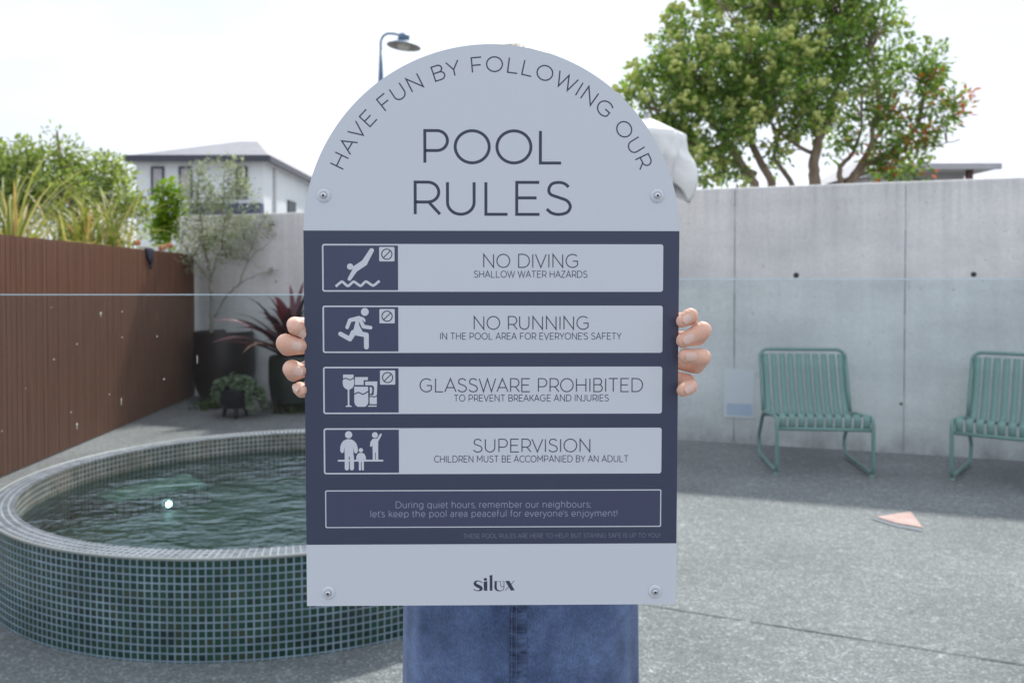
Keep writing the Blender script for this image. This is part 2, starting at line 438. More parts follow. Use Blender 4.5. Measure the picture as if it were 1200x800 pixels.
for px, py, r_ in ((933, 322.5, .022), (1141, 321.5, .02), (1137, 476, .024), (1056, 473, .011)):
    p, dd, nn_ = wall_pt(px, py); q = MB()
    q.lathe([(r_*1.0, -.002), (r_*.9, .0025), (r_*.6, .0035), (r_*.5,.001)], n=14, cap1=True)
    o = q.build('tie_hole', M_joint, WALL); o.location = p
    o.rotation_euler = Vector((-nn_.x, -nn_.y, 0)).to_track_quat('Z', 'Y').to_euler()

# ---------------------------------------------------------------- batten fence
M_batten = mat('brown_batten', (.160, .078, .049), .5, (.205, .102, .066), 9.0, 4, (6,6,.2), .12, 60, spec=.35)
M_back = mat('batten_back', (.03, .016, .012), .8)
F0 = Vector((-3.16, 3.0, 0)); F1 = Vector((-3.515, 9.25, 0)); FD = (F1-F0).normalized(); FN = Vector((FD.y, -FD.x, 0))
FH = 1.568
fence = empty('batten_fence', F0)
tag(fence, 'reddish brown fence of close vertical battens along the pool', 'fence')
L = (F1-F0).length; q = MB(); q2 = MB(); i = 0; x = 0
ang = math.atan2(FD.y, FD.x)
while x < L:
    wd = .019; c = FD*(x) + FN*(.012+random.uniform(-.0015,.0015)); q.box((c.x, c.y, FH/2+random.uniform(-.002,.002)), (wd, .024, FH-.02), ang); x += .0315
q.build('battens', M_batten, fence)
c = FD*(L/2) - FN*.008; q2.box((c.x, c.y, FH/2-.01), (L, .012, FH-.04), ang); q2.build('backing_board', M_back, fence)
q3 = MB(); c = FD*(L/2) - FN*.035
for z in (.25, .8, 1.35): q3.box((c.x, c.y, z), (L, .045, .07), ang)
q3.build('rails', M_back, fence)
# dark cloth hung over its top
M_navy = mat('navy_cloth', (.012, .014, .03), .85, (.03,.032,.055), 30)
def fence_at(px):
    r_ = ray(px, 300); s = (F0.x*FN.x + F0.y*FN.y)/(r_.x*FN.x + r_.y*FN.y); p = CAM + r_*s; return p
p = fence_at(171.5); q = MB(); nx, nz = 9, 14
vv = []
for j in range(nz+1):
    for k in range(nx+1):
        u = k/nx-.5; v = j/nz
        taper = 1-.55*v**1.5
        off = FD*(u*.20*taper - .015*v) + FN*(.03+.012*math.sin(u*16+v*3)*(.3+v) + (.0 if v > .12 else -(.12-v)*.5))
        z = FH + .006 - (0.17+.05*math.sin(u*5))*max(0, v-.1) + .0*u
        vv.append(Vector((p.x, p.y, 0)) + off + Vector((0,0,z)))
q.add(vv, [(j*(nx+1)+k, j*(nx+1)+k+1, (j+1)*(nx+1)+k+1, (j+1)*(nx+1)+k) for j in range(nz) for k in range(nx)])
o = q.build('dark_cloth', M_navy, smooth=True); so = o.modifiers.new('thick', 'SOLIDIFY'); so.thickness = .006
tag(o, 'small navy cloth hung over the top of the brown batten fence', 'cloth')

# ---------------------------------------------------------------- round pool
PITCHT = .0257; PH = .345; WTH = .10; WZ = .245; PF = .085
greens = [(.002,.020,.017), (.003,.032,.025), (.005,.043,.028), (.009,.052,.034), (.022,.040,.020)]
M_tile = tile_mat('green_mosaic', greens, (.36, .43, .52))
M_rimtile = tile_mat('rim_mosaic', [(.08,.09,.11), (.12,.13,.16), (.17,.18,.21)], (.44,.44,.46), .2, .25, .25, .15)
M_intile = tile_mat('inner_mosaic', [(.085,.09,.075), (.12,.12,.10), (.17,.15,.12)], (.52,.50,.47), .22)
M_floortile = tile_mat('floor_mosaic', [(.035,.085,.062), (.05,.105,.075), (.075,.10,.06)], (.09,.16,.12), .2, .5, .15)
pool = empty('round_plunge_pool', (PCX, PCY, 0))
tag(pool, 'round raised plunge pool clad in dark green mosaic tiles', 'pool')
NP = 288
MB().lathe([(PR, -.02), (PR, PH-.006)], n=NP, uvp=(round(2*math.pi*PR/PITCHT)*PITCHT/2/math.pi, PITCHT)).build('outer_wall', M_tile, pool, smooth=True)
MB().lathe([(PR-.002, PH), (PR-WTH, PH)], n=NP, uvp=(round(2*math.pi*PR/PITCHT)*PITCHT/2/math.pi, PITCHT)).build('rim', M_rimtile, pool)
iw = MB().lathe([(PR-WTH, PF), (PR-WTH, PH-.001)], n=NP, uvp=(round(2*math.pi*(PR-WTH)/PITCHT)*PITCHT/2/math.pi, PITCHT)).build('inner_wall', M_intile, pool, smooth=True)
M_trim = mat('edge_trim', (.36, .34, .32), .4)
MB().tube([((PR-.001)*math.cos(2*math.pi*k/NP), (PR-.001)*math.sin(2*math.pi*k/NP), PH-.002) for k in range(0, NP)] if False else
          [Vector(((PR-.001)*math.cos(2*math.pi*k/144), (PR-.001)*math.sin(2*math.pi*k/144), PH-.002)) for k in range(144)], .0055, 8, closed=True).build('edge_trim', M_trim, pool, smooth=True)
q = MB(); nfl = 64; rf = PR-WTH+.002
vs_ = [(0,0,PF)] + [(rf*math.cos(2*math.pi*k/nfl), rf*math.sin(2*math.pi*k/nfl), PF) for k in range(nfl)]
q.add(vs_, [(0, 1+k, 1+(k+1)%nfl) for k in range(nfl)],
      uvs=[tuple((vs_[j][0]/PITCHT, vs_[j][1]/PITCHT) for j in (0, 1+k, 1+(k+1)%nfl)) for k in range(nfl)])
q.build('floor', M_floortile, pool)
# tiled underwater step, set against the wall
SP = [gz(98, 576, .17), gz(212, 551, .17), gz(247, 569, .17), gz(136, 588, .17)]
q = MB(); top = [Vector((p.x-PCX, p.y-PCY, .17)) for p in SP]; lo_ = [Vector((p.x, p.y, PF)) for p in top]
def uvq(P, ax): return tuple(((p.x/PITCHT), (p.y if ax else p.z)/PITCHT) for p in P)
q.add(top+lo_, [(0,3,2,1), (0,4,7,3), (3,7,6,2), (2,6,5,1), (1,5,4,0)],
      uvs=[uvq([top[0],top[3],top[2],top[1]],1)] + [uvq([top[a],lo_[a],lo_[b],top[b]],0) for a, b in ((0,3),(3,2),(2,1),(1,0))])
M_step = tile_mat('step_mosaic', [(.40,.46,.43), (.46,.52,.48), (.52,.56,.54)], (.16,.2,.19), .25)
q.build('step', M_step, pool)
# underwater lamp on the far wall
M_lens = bpy.data.materials.new('pool_lamp_lens'); M_lens.use_nodes = True
b = M_lens.node_tree.nodes['Principled BSDF']; b.inputs['Emission Color'].default_value = (.62, .8, 1, 1); b.inputs['Emission Strength'].default_value = 30
M_chrome = mat('steel', (.5,.5,.5), .25, metal=1)
r_ = ray(196, 589.5); ed = SP[2]-SP[3]; nin = Vector((ed.y, -ed.x, 0)).normalized()      # on the front face of the step
pl = CAM + r_*((SP[3]-CAM).dot(nin)/r_.dot(nin))
lamp = MB().lathe([(.022, 0), (.022, .014), (.015, .019)], n=24).build('pool_lamp', M_chrome, pool, smooth='auto')
lens = MB().lathe([(.015, .017), (.011, .021), (.003, .023)], n=20, cap1=True).build('lens', M_lens, lamp, smooth=True)
lamp.location = Vector((pl.x-PCX, pl.y-PCY, pl.z)) + nin*.002; lamp.rotation_euler = nin.to_track_quat('Z', 'Y').to_euler()
# water
def water_mat():
    m, t, b = newmat('water'); t.nodes.remove(b); nn = t.nodes.new; lk = t.links.new
    tcn = nn('ShaderNodeTexCoord'); mpn = nn('ShaderNodeMapping'); mpn.inputs['Scale'].default_value = (1, 1.5, 1); lk(tcn.outputs['Object'], mpn.inputs[0])
    n1 = nn('ShaderNodeTexNoise'); n1.inputs['Scale'].default_value = 4.5; n1.inputs['Detail'].default_value = 3; n1.inputs['Distortion'].default_value = .6
    n2 = nn('ShaderNodeTexNoise'); n2.inputs['Scale'].default_value = 17; n2.inputs['Detail'].default_value = 3
    lk(mpn.outputs[0], n1.inputs['Vector']); lk(mpn.outputs[0], n2.inputs['Vector'])
    ad = nn('ShaderNodeMath'); ad.operation = 'MULTIPLY_ADD'; ad.inputs[1].default_value = .33; lk(n2.outputs['Fac'], ad.inputs[0]); lk(n1.outputs['Fac'], ad.inputs[2])
    bp = nn('ShaderNodeBump'); bp.inputs['Strength'].default_value = 1.0; bp.inputs['Distance'].default_value = .020; lk(ad.outputs[0], bp.inputs['Height'])
    tr = nn('ShaderNodeBsdfTransparent'); tr.inputs[0].default_value = (.60, .92, .76, 1)
    gl = nn('ShaderNodeBsdfGlossy'); gl.inputs['Roughness'].default_value = .03; gl.inputs['Color'].default_value = (.82, .92, 1, 1); lk(bp.outputs[0], gl.inputs['Normal'])
    fn = nn('ShaderNodeFresnel'); fn.inputs['IOR'].default_value = 1.55
    ms = nn('ShaderNodeMixShader'); lk(fn.outputs[0], ms.inputs[0]); lk(tr.outputs[0], ms.inputs[1]); lk(gl.outputs[0], ms.inputs[2])
    lk(ms.outputs[0], t.nodes['Material Output'].inputs['Surface'])
    return m
q = MB(); rw = PR-WTH-.0015; nw = 96
vs_ = [(0,0,0)] + [(rw*math.cos(2*math.pi*k/nw), rw*math.sin(2*math.pi*k/nw), 0) for k in range(nw)]
q.add(vs_, [(0, 1+k, 1+(k+1)%nw) for k in range(nw)])
tag(q.build('pool_water', water_mat(), loc=(PCX, PCY, WZ)), kind='structure')

# ---------------------------------------------------------------- houses
def hip_roof(mb, x0, x1, y0, y1, z0, zr, ridge0, ridge1, yr=None):
    yr = (y0+y1)/2 if yr is None else yr
    P = [(x0,y0,z0),(x1,y0,z0),(x1,y1,z0),(x0,y1,z0),(ridge0,yr,zr),(ridge1,yr,zr)]
    mb.add(P, [(0,1,5,4),(1,2,5),(2,3,4,5),(3,0,4),(0,3,2,1)])
M_clad = mat('pale_cladding', (.76,.80,.81), .6, (.82,.85,.86), 2, 3)
M_roofL = mat('grey_roof', (.23,.235,.26), .55, (.29,.295,.32), 3, 4)
M_gutter = mat('dark_gutter', (.05,.055,.075), .45)
M_soff = mat('soffit', (.6,.6,.6), .7)
M_win = mat('dusk_window', (.40,.38,.40), .15, (.50,.47,.48), 1.5)
M_darkwin = mat('dark_window', (.03,.035,.045), .1)
M_blue = mat('navy_panel', (.04,.055,.13), .5)
S = 27.36                                            # scale: 36 px per metre there
def hx(px): return (px-600)/36.0
def hz(py): return 1.25+(331-py)/36.0
hA = empty('pale_house', (hx(230), S, 0))
tag(hA, 'pale two-storey house with grey hip roof and dark gutters behind the left wall', 'house')
X0, X1 = hx(153), hx(305); E0, E1 = hx(146), hx(316); ze = hz(187.5)
def W(mb, x0,x1,y0,y1,z0,z1): mb.box(((x0+x1)/2-hx(230), (y0+y1)/2-S, (z0+z1)/2), (x1-x0, y1-y0, z1-z0)); return mb
W(MB(), X0, X1, S+.45, S+9, 0, ze-.03).build('wall', M_clad, hA)
rf = MB(); hip_roof(rf, E0-hx(230), E1-hx(230), 0, 9.6, ze+.12, 6.63, hx(226)-hx(230), hx(250)-hx(230))
roofA = rf.build('roof', M_roofL, hA)
gq = MB(); W(gq, E0, E1, S-.02, S+.1, ze-.05, ze+.15); W(gq, E1-.1, E1+.02, S+.1, S+9.6, ze-.05, ze+.15); W(gq, E0-.02, E0+.1, S+.1, S+9.6, ze-.05, ze+.15)
gq.build('gutter', M_gutter, hA)
W(MB(), E0+.1, E1-.1, S+.1, S+9.5, ze-.06, ze-.02).build('soffit', M_soff, hA)
def window(house, x0, x1, z0, z1, y, glass, fr=.06):
    f = MB(); W(f, x0, x0+fr, y-.05, y+.04, z0, z1); W(f, x1-fr, x1, y-.05, y+.04, z0, z1); W(f, x0+fr, x1-fr, y-.05, y+.04, z1-fr, z1); W(f, x0+fr, x1-fr, y-.05, y+.04, z0, z0+fr)
    fo = f.build('window', M_gutter, house); W(MB(), x0+fr, x1-fr, y-.02, y+.02, z0+fr, z1-fr).build('pane', glass, fo)
for (a, b_) in ((171.5, 187), (204.5, 220.5), (272, 286)):
    window(hA, hx(a), hx(b_), hz(232), hz(193.5), S+.45, M_win)
W(MB(), hx(222), X1+.02, S+.02, S+.40, hz(251), hz(238)).build('balcony_panel', M_blue, hA)
wq = MB(); wq.box((X1-hx(230)+.02, 3.9, ze-1.35), (.05, 1.1, .75)); wq.build('side_window', M_darkwin, hA)
dp = MB(); dp.tube([(X1-hx(230)+.05, 1.6, 0), (X1-hx(230)+.05, 1.6, ze-.05)], .05, 8); dp.build('downpipe', M_soff, hA)
wing = MB(); W(wing, X1-.2, X1+1.6, S+7.2, S+12, 0, ze-.05); wing.build('rear_wing', M_clad, hA)
r2 = MB(); hip_roof(r2, X1-1.2-hx(230), X1+2.6-hx(230), 6.7, 13.5, ze+.05, ze+1.0, X1+.2-hx(230), X1+.9-hx(230)); r2.build('rear_roof', M_roofL, hA)
vp = MB().tube([(X1-hx(230)+.35, 8.6, ze+.5), (X1-hx(230)+.35, 8.6, ze+1.25)], .10, 10); vp.tube([(X1-hx(230)+.35, 8.6, ze+1.22), (X1-hx(230)+.35, 8.6, ze+1.38)], .2, 10).build('roof_vent', M_gutter, hA)

M_roofR = mat('white_roof', (.40,.405,.425), .7, (.46,.46,.48), 3)
M_clR = mat('grey_render', (.36,.37,.37), .7, (.42,.42,.42), 2)
M_brown = mat('brown_post', (.09,.045,.04), .6)
def hxo(px, o): return (px-600)/36.0 - hx(o)
hB = empty('white_roofed_house', (hx(1090), S, 0))
tag(hB, 'house with white hip roof and dark window under its eaves, seen past the tree trunks', 'house')
zb = hz(196.5)
def Wb(x0,x1,y0,y1,z0,z1,mb=None):
    mb = mb or MB(); mb.box(((x0+x1)/2, (y0+y1)/2, (z0+z1)/2), (x1-x0, y1-y0, z1-z0)); return mb
Wb(hxo(1050,1090), hxo(1146,1090), .9, 8, 0, zb-.02).build('wall', M_clR, hB)
rf = MB(); hip_roof(rf, hxo(1040,1090), hxo(1172,1090), 0, 9, zb+.1, 6.16, hxo(1090,1090), hxo(1112,1090)); rf.build('roof', M_roofR, hB)
Wb(hxo(1040,1090), hxo(1172,1090), -.03, .08, zb-.06, zb+.13).build('gutter', M_roofR, hB)
Wb(hxo(1042,1090), hxo(1168,1090), .1, 8.8, zb-.05, zb-.01).build('soffit', M_soff, hB)
Wb(hxo(1085,1090), hxo(1107,1090), .84, .92, hz(216), hz(206)).build('window', M_darkwin, hB)
Wb(hxo(1137,1090), hxo(1143,1090), .2, .38, 0, zb-.05).build('post', M_brown, hB)
hC = empty('low_house', (hx(1190), S+6, 0))
tag(hC, 'low house with shallow white roof at the far right behind the wall', 'house')
k = (S+6)/S; rf = MB(); hip_roof(rf, -1.6*k, 3.2*k, 0, 7, 1.25+(331-211)/36*k, 1.25+(331-194)/36*k+.3, -.1, 1.0); rf.build('roof', M_roofR, hC)
Wb(-1.2*k, 2.8*k, .7, 6.4, 0, 1.25+(331-211.5)/36*k).build('wall', M_clR, hC)

# ---------------------------------------------------------------- street lamp
M_lampblue = mat('blue_grey_paint', (.085,.15,.24), .45, (.11,.18,.28), 8)
M_shade_in = mat('shade_inside', (.30,.30,.29), .6)
M_globe = mat('lamp_globe', (.55,.55,.52), .3)
YL = 12.6; k = YL/FPX
lp = at(447, 331, YL); LAMP = empty('street_lamp', (lp.x, lp.y, 0))
tag(LAMP, 'blue grey street lamp with gooseneck arm and conical shade above the sign', 'street lamp')
def lz(py): return at(447, py, YL).z
def lx(px): return (px-447)*k
MB().tube([(0,0,0), (0,0,lz(95)), (0,0,lz(60))], [.055,.04,.02], 10).build('pole', M_lampblue, LAMP, smooth=True)
MB().lathe([(.022, lz(93)), (.03, lz(90)), (.032, lz(83)), (.022, lz(80.5))], n=14).build('collar', M_lampblue, LAMP, smooth=True)
arm = [(0,0,lz(61))] + [(lx(457)+lx(457)*-math.cos(t), 0, lz(51)+ (lz(39.5)-lz(51))*math.sin(t)) for t in np.linspace(0, math.pi/2, 9)] + [(lx(464),0,lz(40)), (lx(470),0,lz(41.6))]
MB().tube(arm, .017, 10).build('arm', M_lampblue, LAMP, smooth=True)
sx = lx(474.5)
hub = MB().lathe([(.004, 0), (.06, 0), (.085, -.02), (.09, -.085), (.075,-.10)], n=24, cap0=True).build('housing', M_lampblue, LAMP, smooth='auto')
hub.location = (sx, 0, lz(40)); hub.rotation_euler = (0, R(8), 0)
sh = MB().lathe([(.075, 0), (.12, -.02), (.255, -.085), (.253, -.092)], n=36).build('lamp_shade', M_lampblue, LAMP, smooth='auto')
sh.location = (sx, 0, lz(48.5)+.01); sh.rotation_euler = (0, R(6), 0)
MB().lathe([(.07, -.012), (.25, -.09)], n=36).build('shade_lining', M_shade_in, sh, smooth=True)
MB().lathe([(.10, -.03), (.10, -.08), (.08, -.115), (.045, -.13), (.004,-.135)], n=24).build('globe', M_globe, sh, smooth=True)

# ---------------------------------------------------------------- furled parasol
M_canvas = mat('white_canvas', (.84,.84,.83), .8, (.88,.88,.87), 5, 4, bump=.3, bscale=14, bdist=.02)
M_alu = mat('parasol_pole', (.45,.45,.46), .35, metal=.7)
YU = 6.0; pu = at(758, 331, YU)
par = empty('closed_parasol', (pu.x, pu.y, 0))
tag(par, 'closed white parasol with loose hanging canvas beside the right edge of the sign', 'parasol')
MB().tube([(0,0,.06), (0,0,2.45)], .024, 14).build('pole', M_alu, par, smooth=True)
MB().lathe([(.0,0),(.19,0),(.20,.02),(.19,.05),(.05,.075),(.045,.16),(.0,.16)], n=32).build('base', M_alu, par, smooth='auto')
q = MB(); na, nz_ = 120, 40
ztop = at(758, 138, YU).z; zbot = at(758, 230, YU).z
vv = []
for j in range(nz_+1):
    v = j/nz_
    for i in range(na):
        th = 2*math.pi*i/na
        fl = 1.1-2.2*abs(math.sin(3.5*th+.35*math.sin(2*th)+.6))**.7      # loose folds, sharp along the ribs
        rad = .012 + .238*min(1, (v/.27))**.95 - .20*max(0, v-.55)
        rad *= 1 + (.05+.42*v)*fl*.55 + .06*math.sin(11*th+5*v)*v + .06*math.sin(3*th+1)*v
        rad += (.006*math.sin(17*th+9*v)+.006*math.sin(9*th-14*v))*min(1, max(0, (v-.12)*3))
        gth = (th+.25) if th < math.pi else th+.25-2*math.pi
        rad += .24*math.exp(-(gth/.30)**2)*min(.5, max(0, v-.42))*(1-.5*max(0,v-.8)/.2)
        drop = (ztop-zbot)*v*(1+.12*math.sin(2*th+.4)*v + .07*fl*v) - .02*math.sin(7*th)*v
        if v < .3: drop *= .8
        vv.append((rad*math.cos(th)+.05*v*v, rad*math.sin(th)*.9, ztop-drop))
q.add(vv, [(j*na+i, (j+1)*na+i, (j+1)*na+(i+1)%na, j*na+(i+1)%na) for j in range(nz_) for i in range(na)])
o = q.build('canopy', M_canvas, par, smooth=True); so = o.modifiers.new('thick', 'SOLIDIFY'); so.thickness = .004
# ================================================================== PLANTS
M_bark = mat('bark', (.17,.125,.09), .85, (.32,.25,.19), 7, 5, (1,1,.3), .5, 30, .01)
M_bark2 = mat('olive_bark', (.20,.18,.15), .85, (.32,.30,.26), 12, 4, (1,1,.3), .4, 40, .006)

def leaf_mesh(pos, nrm_dirs, along, ln, wd, fold=.25, droop=.0):
    """diamond leaves: four points, two faces about a folded midrib"""
    n = len(pos); al = along/np.linalg.norm(along, axis=1, keepdims=True)
    sd = np.cross(al, nrm_dirs); sd /= np.linalg.norm(sd, axis=1, keepdims=True)+1e-9
    up = np.cross(sd, al)
    ln = ln[:,None]; wd = wd[:,None]
    base = pos; tip = pos + al*ln - up*ln*droop
    mid = pos + al*ln*.45
    l = mid + sd*wd*.5 + up*wd*fold; r = mid - sd*wd*.5 + up*wd*fold
    V = np.stack([base, l, tip, r], 1).reshape(-1, 3)
    idx = np.arange(n)[:,None]*4
    F = np.concatenate([idx+np.array([[0,2,1]]), idx+np.array([[0,3,2]])], 1).reshape(-1, 3)
    return V, F
def ico_mesh(pos, rad):
    t = (1+5**.5)/2
    v = np.array([(-1,t,0),(1,t,0),(-1,-t,0),(1,-t,0),(0,-1,t),(0,1,t),(0,-1,-t),(0,1,-t),(t,0,-1),(t,0,1),(-t,0,-1),(-t,0,1)])/math.sqrt(1+t*t)
    f = np.array([(0,11,5),(0,5,1),(0,1,7),(0,7,10),(0,10,11),(1,5,9),(5,11,4),(11,10,2),(10,7,6),(7,1,8),(3,9,4),(3,4,2),(3,2,6),(3,6,8),(3,8,9),(4,9,5),(2,4,11),(6,2,10),(8,6,7),(9,8,1)])
    V = (pos[:,None,:] + v[None]*rad[:,None,None]).reshape(-1,3)
    F = (np.arange(len(pos))[:,None,None]*12 + f[None]).reshape(-1,3)
    return V, F
def np_obj(name, parts, mats, parent):
    V = np.concatenate([p[0] for p in parts]); F = []; mi = []; o = 0
    for (v, f, m) in parts:
        F.append(f+o); mi += [m]*len(f); o += len(v)
    F = np.concatenate(F)
    me = bpy.data.meshes.new(name)
    me.vertices.add(len(V)); me.vertices.foreach_set('co', V.astype(np.float32).ravel())
    me.loops.add(F.size); me.loops.foreach_set('vertex_index', F.astype(np.int32).ravel())
    me.polygons.add(len(F)); me.polygons.foreach_set('loop_start', np.arange(0, F.size, 3, dtype=np.int32))
    for m in mats: me.materials.append(m)
    me.polygons.foreach_set('material_index', np.array(mi, dtype=np.int32))
    me.update(calc_edges=True); me.validate()
    ob = bpy.data.objects.new(name, me); COL.objects.link(ob); ob.parent = parent
    return ob
def bez(a, b, bend, n=7):
    a = np.array(a); b = np.array(b); m = (a+b)/2+np.array(bend)
    t = np.linspace(0,1,n)[:,None]; return (1-t)**2*a + 2*t*(1-t)*m + t*t*b
def unit(v): return v/(np.linalg.norm(v, axis=-1, keepdims=True)+1e-9)

def clump_tree(name, label, Y, base_px, lobes, nclus, per, leaf, lmat, limbs, thick, group=None, depth=1.2, cat='tree',
               spread=.16, extra=None, bark=None, twig_r=.008, sparse=0.0, up=.35, basez=0.0, droop=.1):
    """lobes: (px, py, rx, ry, depth offset, weight) read at depth Y; limbs: polylines in pixels from the ground up"""
    k = Y/FPX
    bp = at(base_px, 331, Y); root = empty(name, (bp.x, Y, basez)); O = np.array([bp.x, Y, basez])
    tag(root, label, cat, group)
    # limb skeleton
    tb = MB(); nodes = []
    for (pl, r0, r1, dy) in limbs:
        P = []
        for i, q in enumerate(pl):
            f = i/max(1, len(pl)-1)
            if q[1] is None: p = np.array([at(q[0], 331, Y).x, Y, basez])
            else: p = np.array(at(q[0], q[1], Y + dy*f))
            P.append(p-O)
        S_ = []
        for i in range(len(P)-1):
            nn = 6; bd = rng.normal(0, .04, 3)*np.linalg.norm(P[i+1]-P[i])
            S_ += list(bez(P[i], P[i+1], bd, nn))[:-1]
        S_.append(P[-1]); S_ = np.array(S_)
        S_ += rng.normal(0, .008, S_.shape)
        nodes += list(S_)
        tb.tube(S_, [r0+(r1-r0)*i/(len(S_)-1) for i in range(len(S_))], 8)
    nodes = np.array(nodes)
    # clump centres
    wts = np.array([l[2]*l[3]*l[5] for l in lobes]); wts = wts/wts.sum()
    cen = []; outv = []
    cs = rng.choice(len(lobes), nclus, p=wts)
    for c in cs:
        px, py, rx, ry, dy, _ = lobes[c]
        d = rng.normal(0,1,3); d /= np.linalg.norm(d); rad = rng.uniform(.25, 1)**.55
        p = np.array(at(px + d[0]*rad*rx, py - d[2]*rad*ry, Y))
        p[1] = Y + dy + d[1]*rad*depth*min(1.0, (rx*k)/.8)
        cen.append(p-O); outv.append(d)
    cen = np.array(cen); outv = np.array(outv)
    outv = unit(outv + np.array([0,0,up]))
    for c in cen:
        dd = np.linalg.norm(nodes-c, axis=1); dd += np.maximum(0, nodes[:,2]-c[2])*1.5
        j = int(np.argmin(dd)); a = nodes[j]
        tb.tube(bez(a, c, rng.normal(0,.06,3)*np.linalg.norm(c-a)+np.array([0,0,.0]), 5), [twig_r*1.7, twig_r*1.4, twig_r, twig_r*.8, twig_r*.5], 4, cap=False)
    tb.build('trunk', bark or M_bark, root, smooth=True)
    # leaves about every clump
    P = np.repeat(cen, per, 0); OV = np.repeat(outv, per, 0)
    off = unit(rng.normal(0,1,P.shape))*(rng.uniform(.05,1,(len(P),1))**.6)*spread
    P = P + off
    al = unit(unit(off)*.8 + OV*.5 + rng.normal(0,.45,P.shape)); nr = unit(rng.normal(0,.6,P.shape)+np.array([0,0,1.0])+OV*.3)
    ln = leaf[0]*rng.uniform(.65,1.25,len(P)); wd = ln*leaf[1]*rng.uniform(.8,1.2,len(P))
    V, F = leaf_mesh(P, nr, al, ln, wd, droop=droop)
    parts = [(V, F, 0)]; mats = [lmat]
    if extra:
        for (frac, cnt, er, sprd, em, sel) in extra:
            pick = [i for i in range(len(cen)) if (sel is None or sel(cen[i]+O)) and rng.random() < frac]
            if not pick: continue
            mats.append(em)
            C = np.repeat(cen[pick], cnt, 0); D = np.repeat(outv[pick], cnt, 0)
            if er > 0:
                pp = C + D*spread*.9 + unit(rng.normal(0,1,C.shape))*sprd*(rng.uniform(0,1,(len(C),1))**.5)
                v, f = ico_mesh(pp, er*rng.uniform(.6,1.3,len(pp)))
            else:
                pp = C + D*spread*.6 + rng.normal(0,1,C.shape)*sprd
                v, f = leaf_mesh(pp, unit(rng.normal(0,.6,pp.shape)+np.array([0,0,1])), unit(D+rng.normal(0,.5,pp.shape)), -er*rng.uniform(.7,1.2,len(pp)), -er*.4*rng.uniform(.8,1.2,len(pp)))
            parts.append((v, f, len(mats)-1))
    np_obj('crown', parts, mats, root)
    return root

L_dark = leafmat('glossy_leaf', [(0,(.060,.125,.045)), (.4,(.13,.23,.07)), (.8,(.20,.32,.09)), (1,(.34,.42,.13))], .32, .52, (1.75,1.75,.7))
L_puff = leafmat('pale_blossom', [(0,(.46,.54,.18)), (1,(.74,.76,.36))], .8, .5, (1.15,1.15,.8))
L_orange = leafmat('orange_leaf', [(0,(.30,.20,.04)), (.5,(.50,.20,.05)), (1,(.55,.12,.05))], .5, .45, (1.2,1,.8))
bigx = lambda px: (lambda p: True)
YT = 13.0
kT = YT/FPX
lobesR = [(798,70,42,48,-.2,1.1),(772,118,42,40,-.4,1.2),(815,115,55,45,-.5,1.2),(900,40,75,60,.3,1.1),(860,95,60,50,-.4,1),(975,20,75,55,.2,1.1),(1015,45,55,45,.3,.9),
          (940,95,70,45,-.3,.9),(905,130,65,38,-.6,.9),(820,160,55,28,-.5,.85),(1000,105,60,42,0,.65),(1075,95,36,42,.2,.8),(1092,72,24,22,.2,.8),(1060,140,48,38,-.2,.8),
          (1015,165,50,30,-.2,.42),(1098,172,34,12,-.1,.30),(850,188,50,26,-.3,.6),(915,190,32,24,0,.5),(975,150,50,30,.1,.4),(1050,190,34,22,0,.75),(880,-25,80,40,.3,1),(970,-50,70,40,.3,1),(765,160,34,20,-.4,.9),(800,196,55,18,-.3,.7),(880,196,50,16,.1,.55),(1048,192,40,18,.1,.6),(740,110,14,18,-.3,.5)]
limbsR = [([(955,None),(955,214),(953,190),(960,160),(945,120),(930,70),(915,20)], .105,.03,-.2),
          ([(957,172),(972,140),(985,90),(990,30)], .055,.02,.3), ([(985,None),(985,216),(984,196),(1000,178)], .06,.03,.1), ([(1000,178),(1010,150),(1010,100)], .03,.015,.2),
          ([(992,None),(995,214),(1012,192),(1045,180),(1075,150),(1085,100)], .085,.025,.1), ([(1000,206),(1022,165),(1030,120),(1020,60)], .05,.02,-.3), ([(1045,180),(1085,172),(1125,163)], .018,.007,-.1),
          ([(890,None),(885,214),(862,180),(830,140),(800,90)], .085,.03,-.4), ([(900,None),(905,214),(880,165),(860,110),(880,50)], .075,.03,-.3), ([(885,205),(845,185),(800,165),(770,130)], .05,.02,-.5),
          ([(930,None),(928,216),(905,185),(915,150),(905,100)], .05,.02,.3), ([(953,180),(925,165),(900,140),(860,120)], .035,.015,-.5)]
clump_tree('flowering_tree', 'large broad leaved tree with pale flower puffs and orange new leaves behind the right wall', YT, 955, lobesR, 780, 30, (.105,.46), L_dark, limbsR, .1,
           depth=1.1, spread=.20, extra=[(.72, 11, .034, .10, L_puff, lambda p: p[0] < at(960,100,YT).x), (.25, 6, .030, .09, L_puff, lambda p: p[0] >= at(960,100,YT).x and p[2] > at(0,110,YT).z),
           (.60, 8, -.13, .08, L_orange, lambda p: p[0] > at(1005,100,YT).x and p[2] < at(0,95,YT).z)])

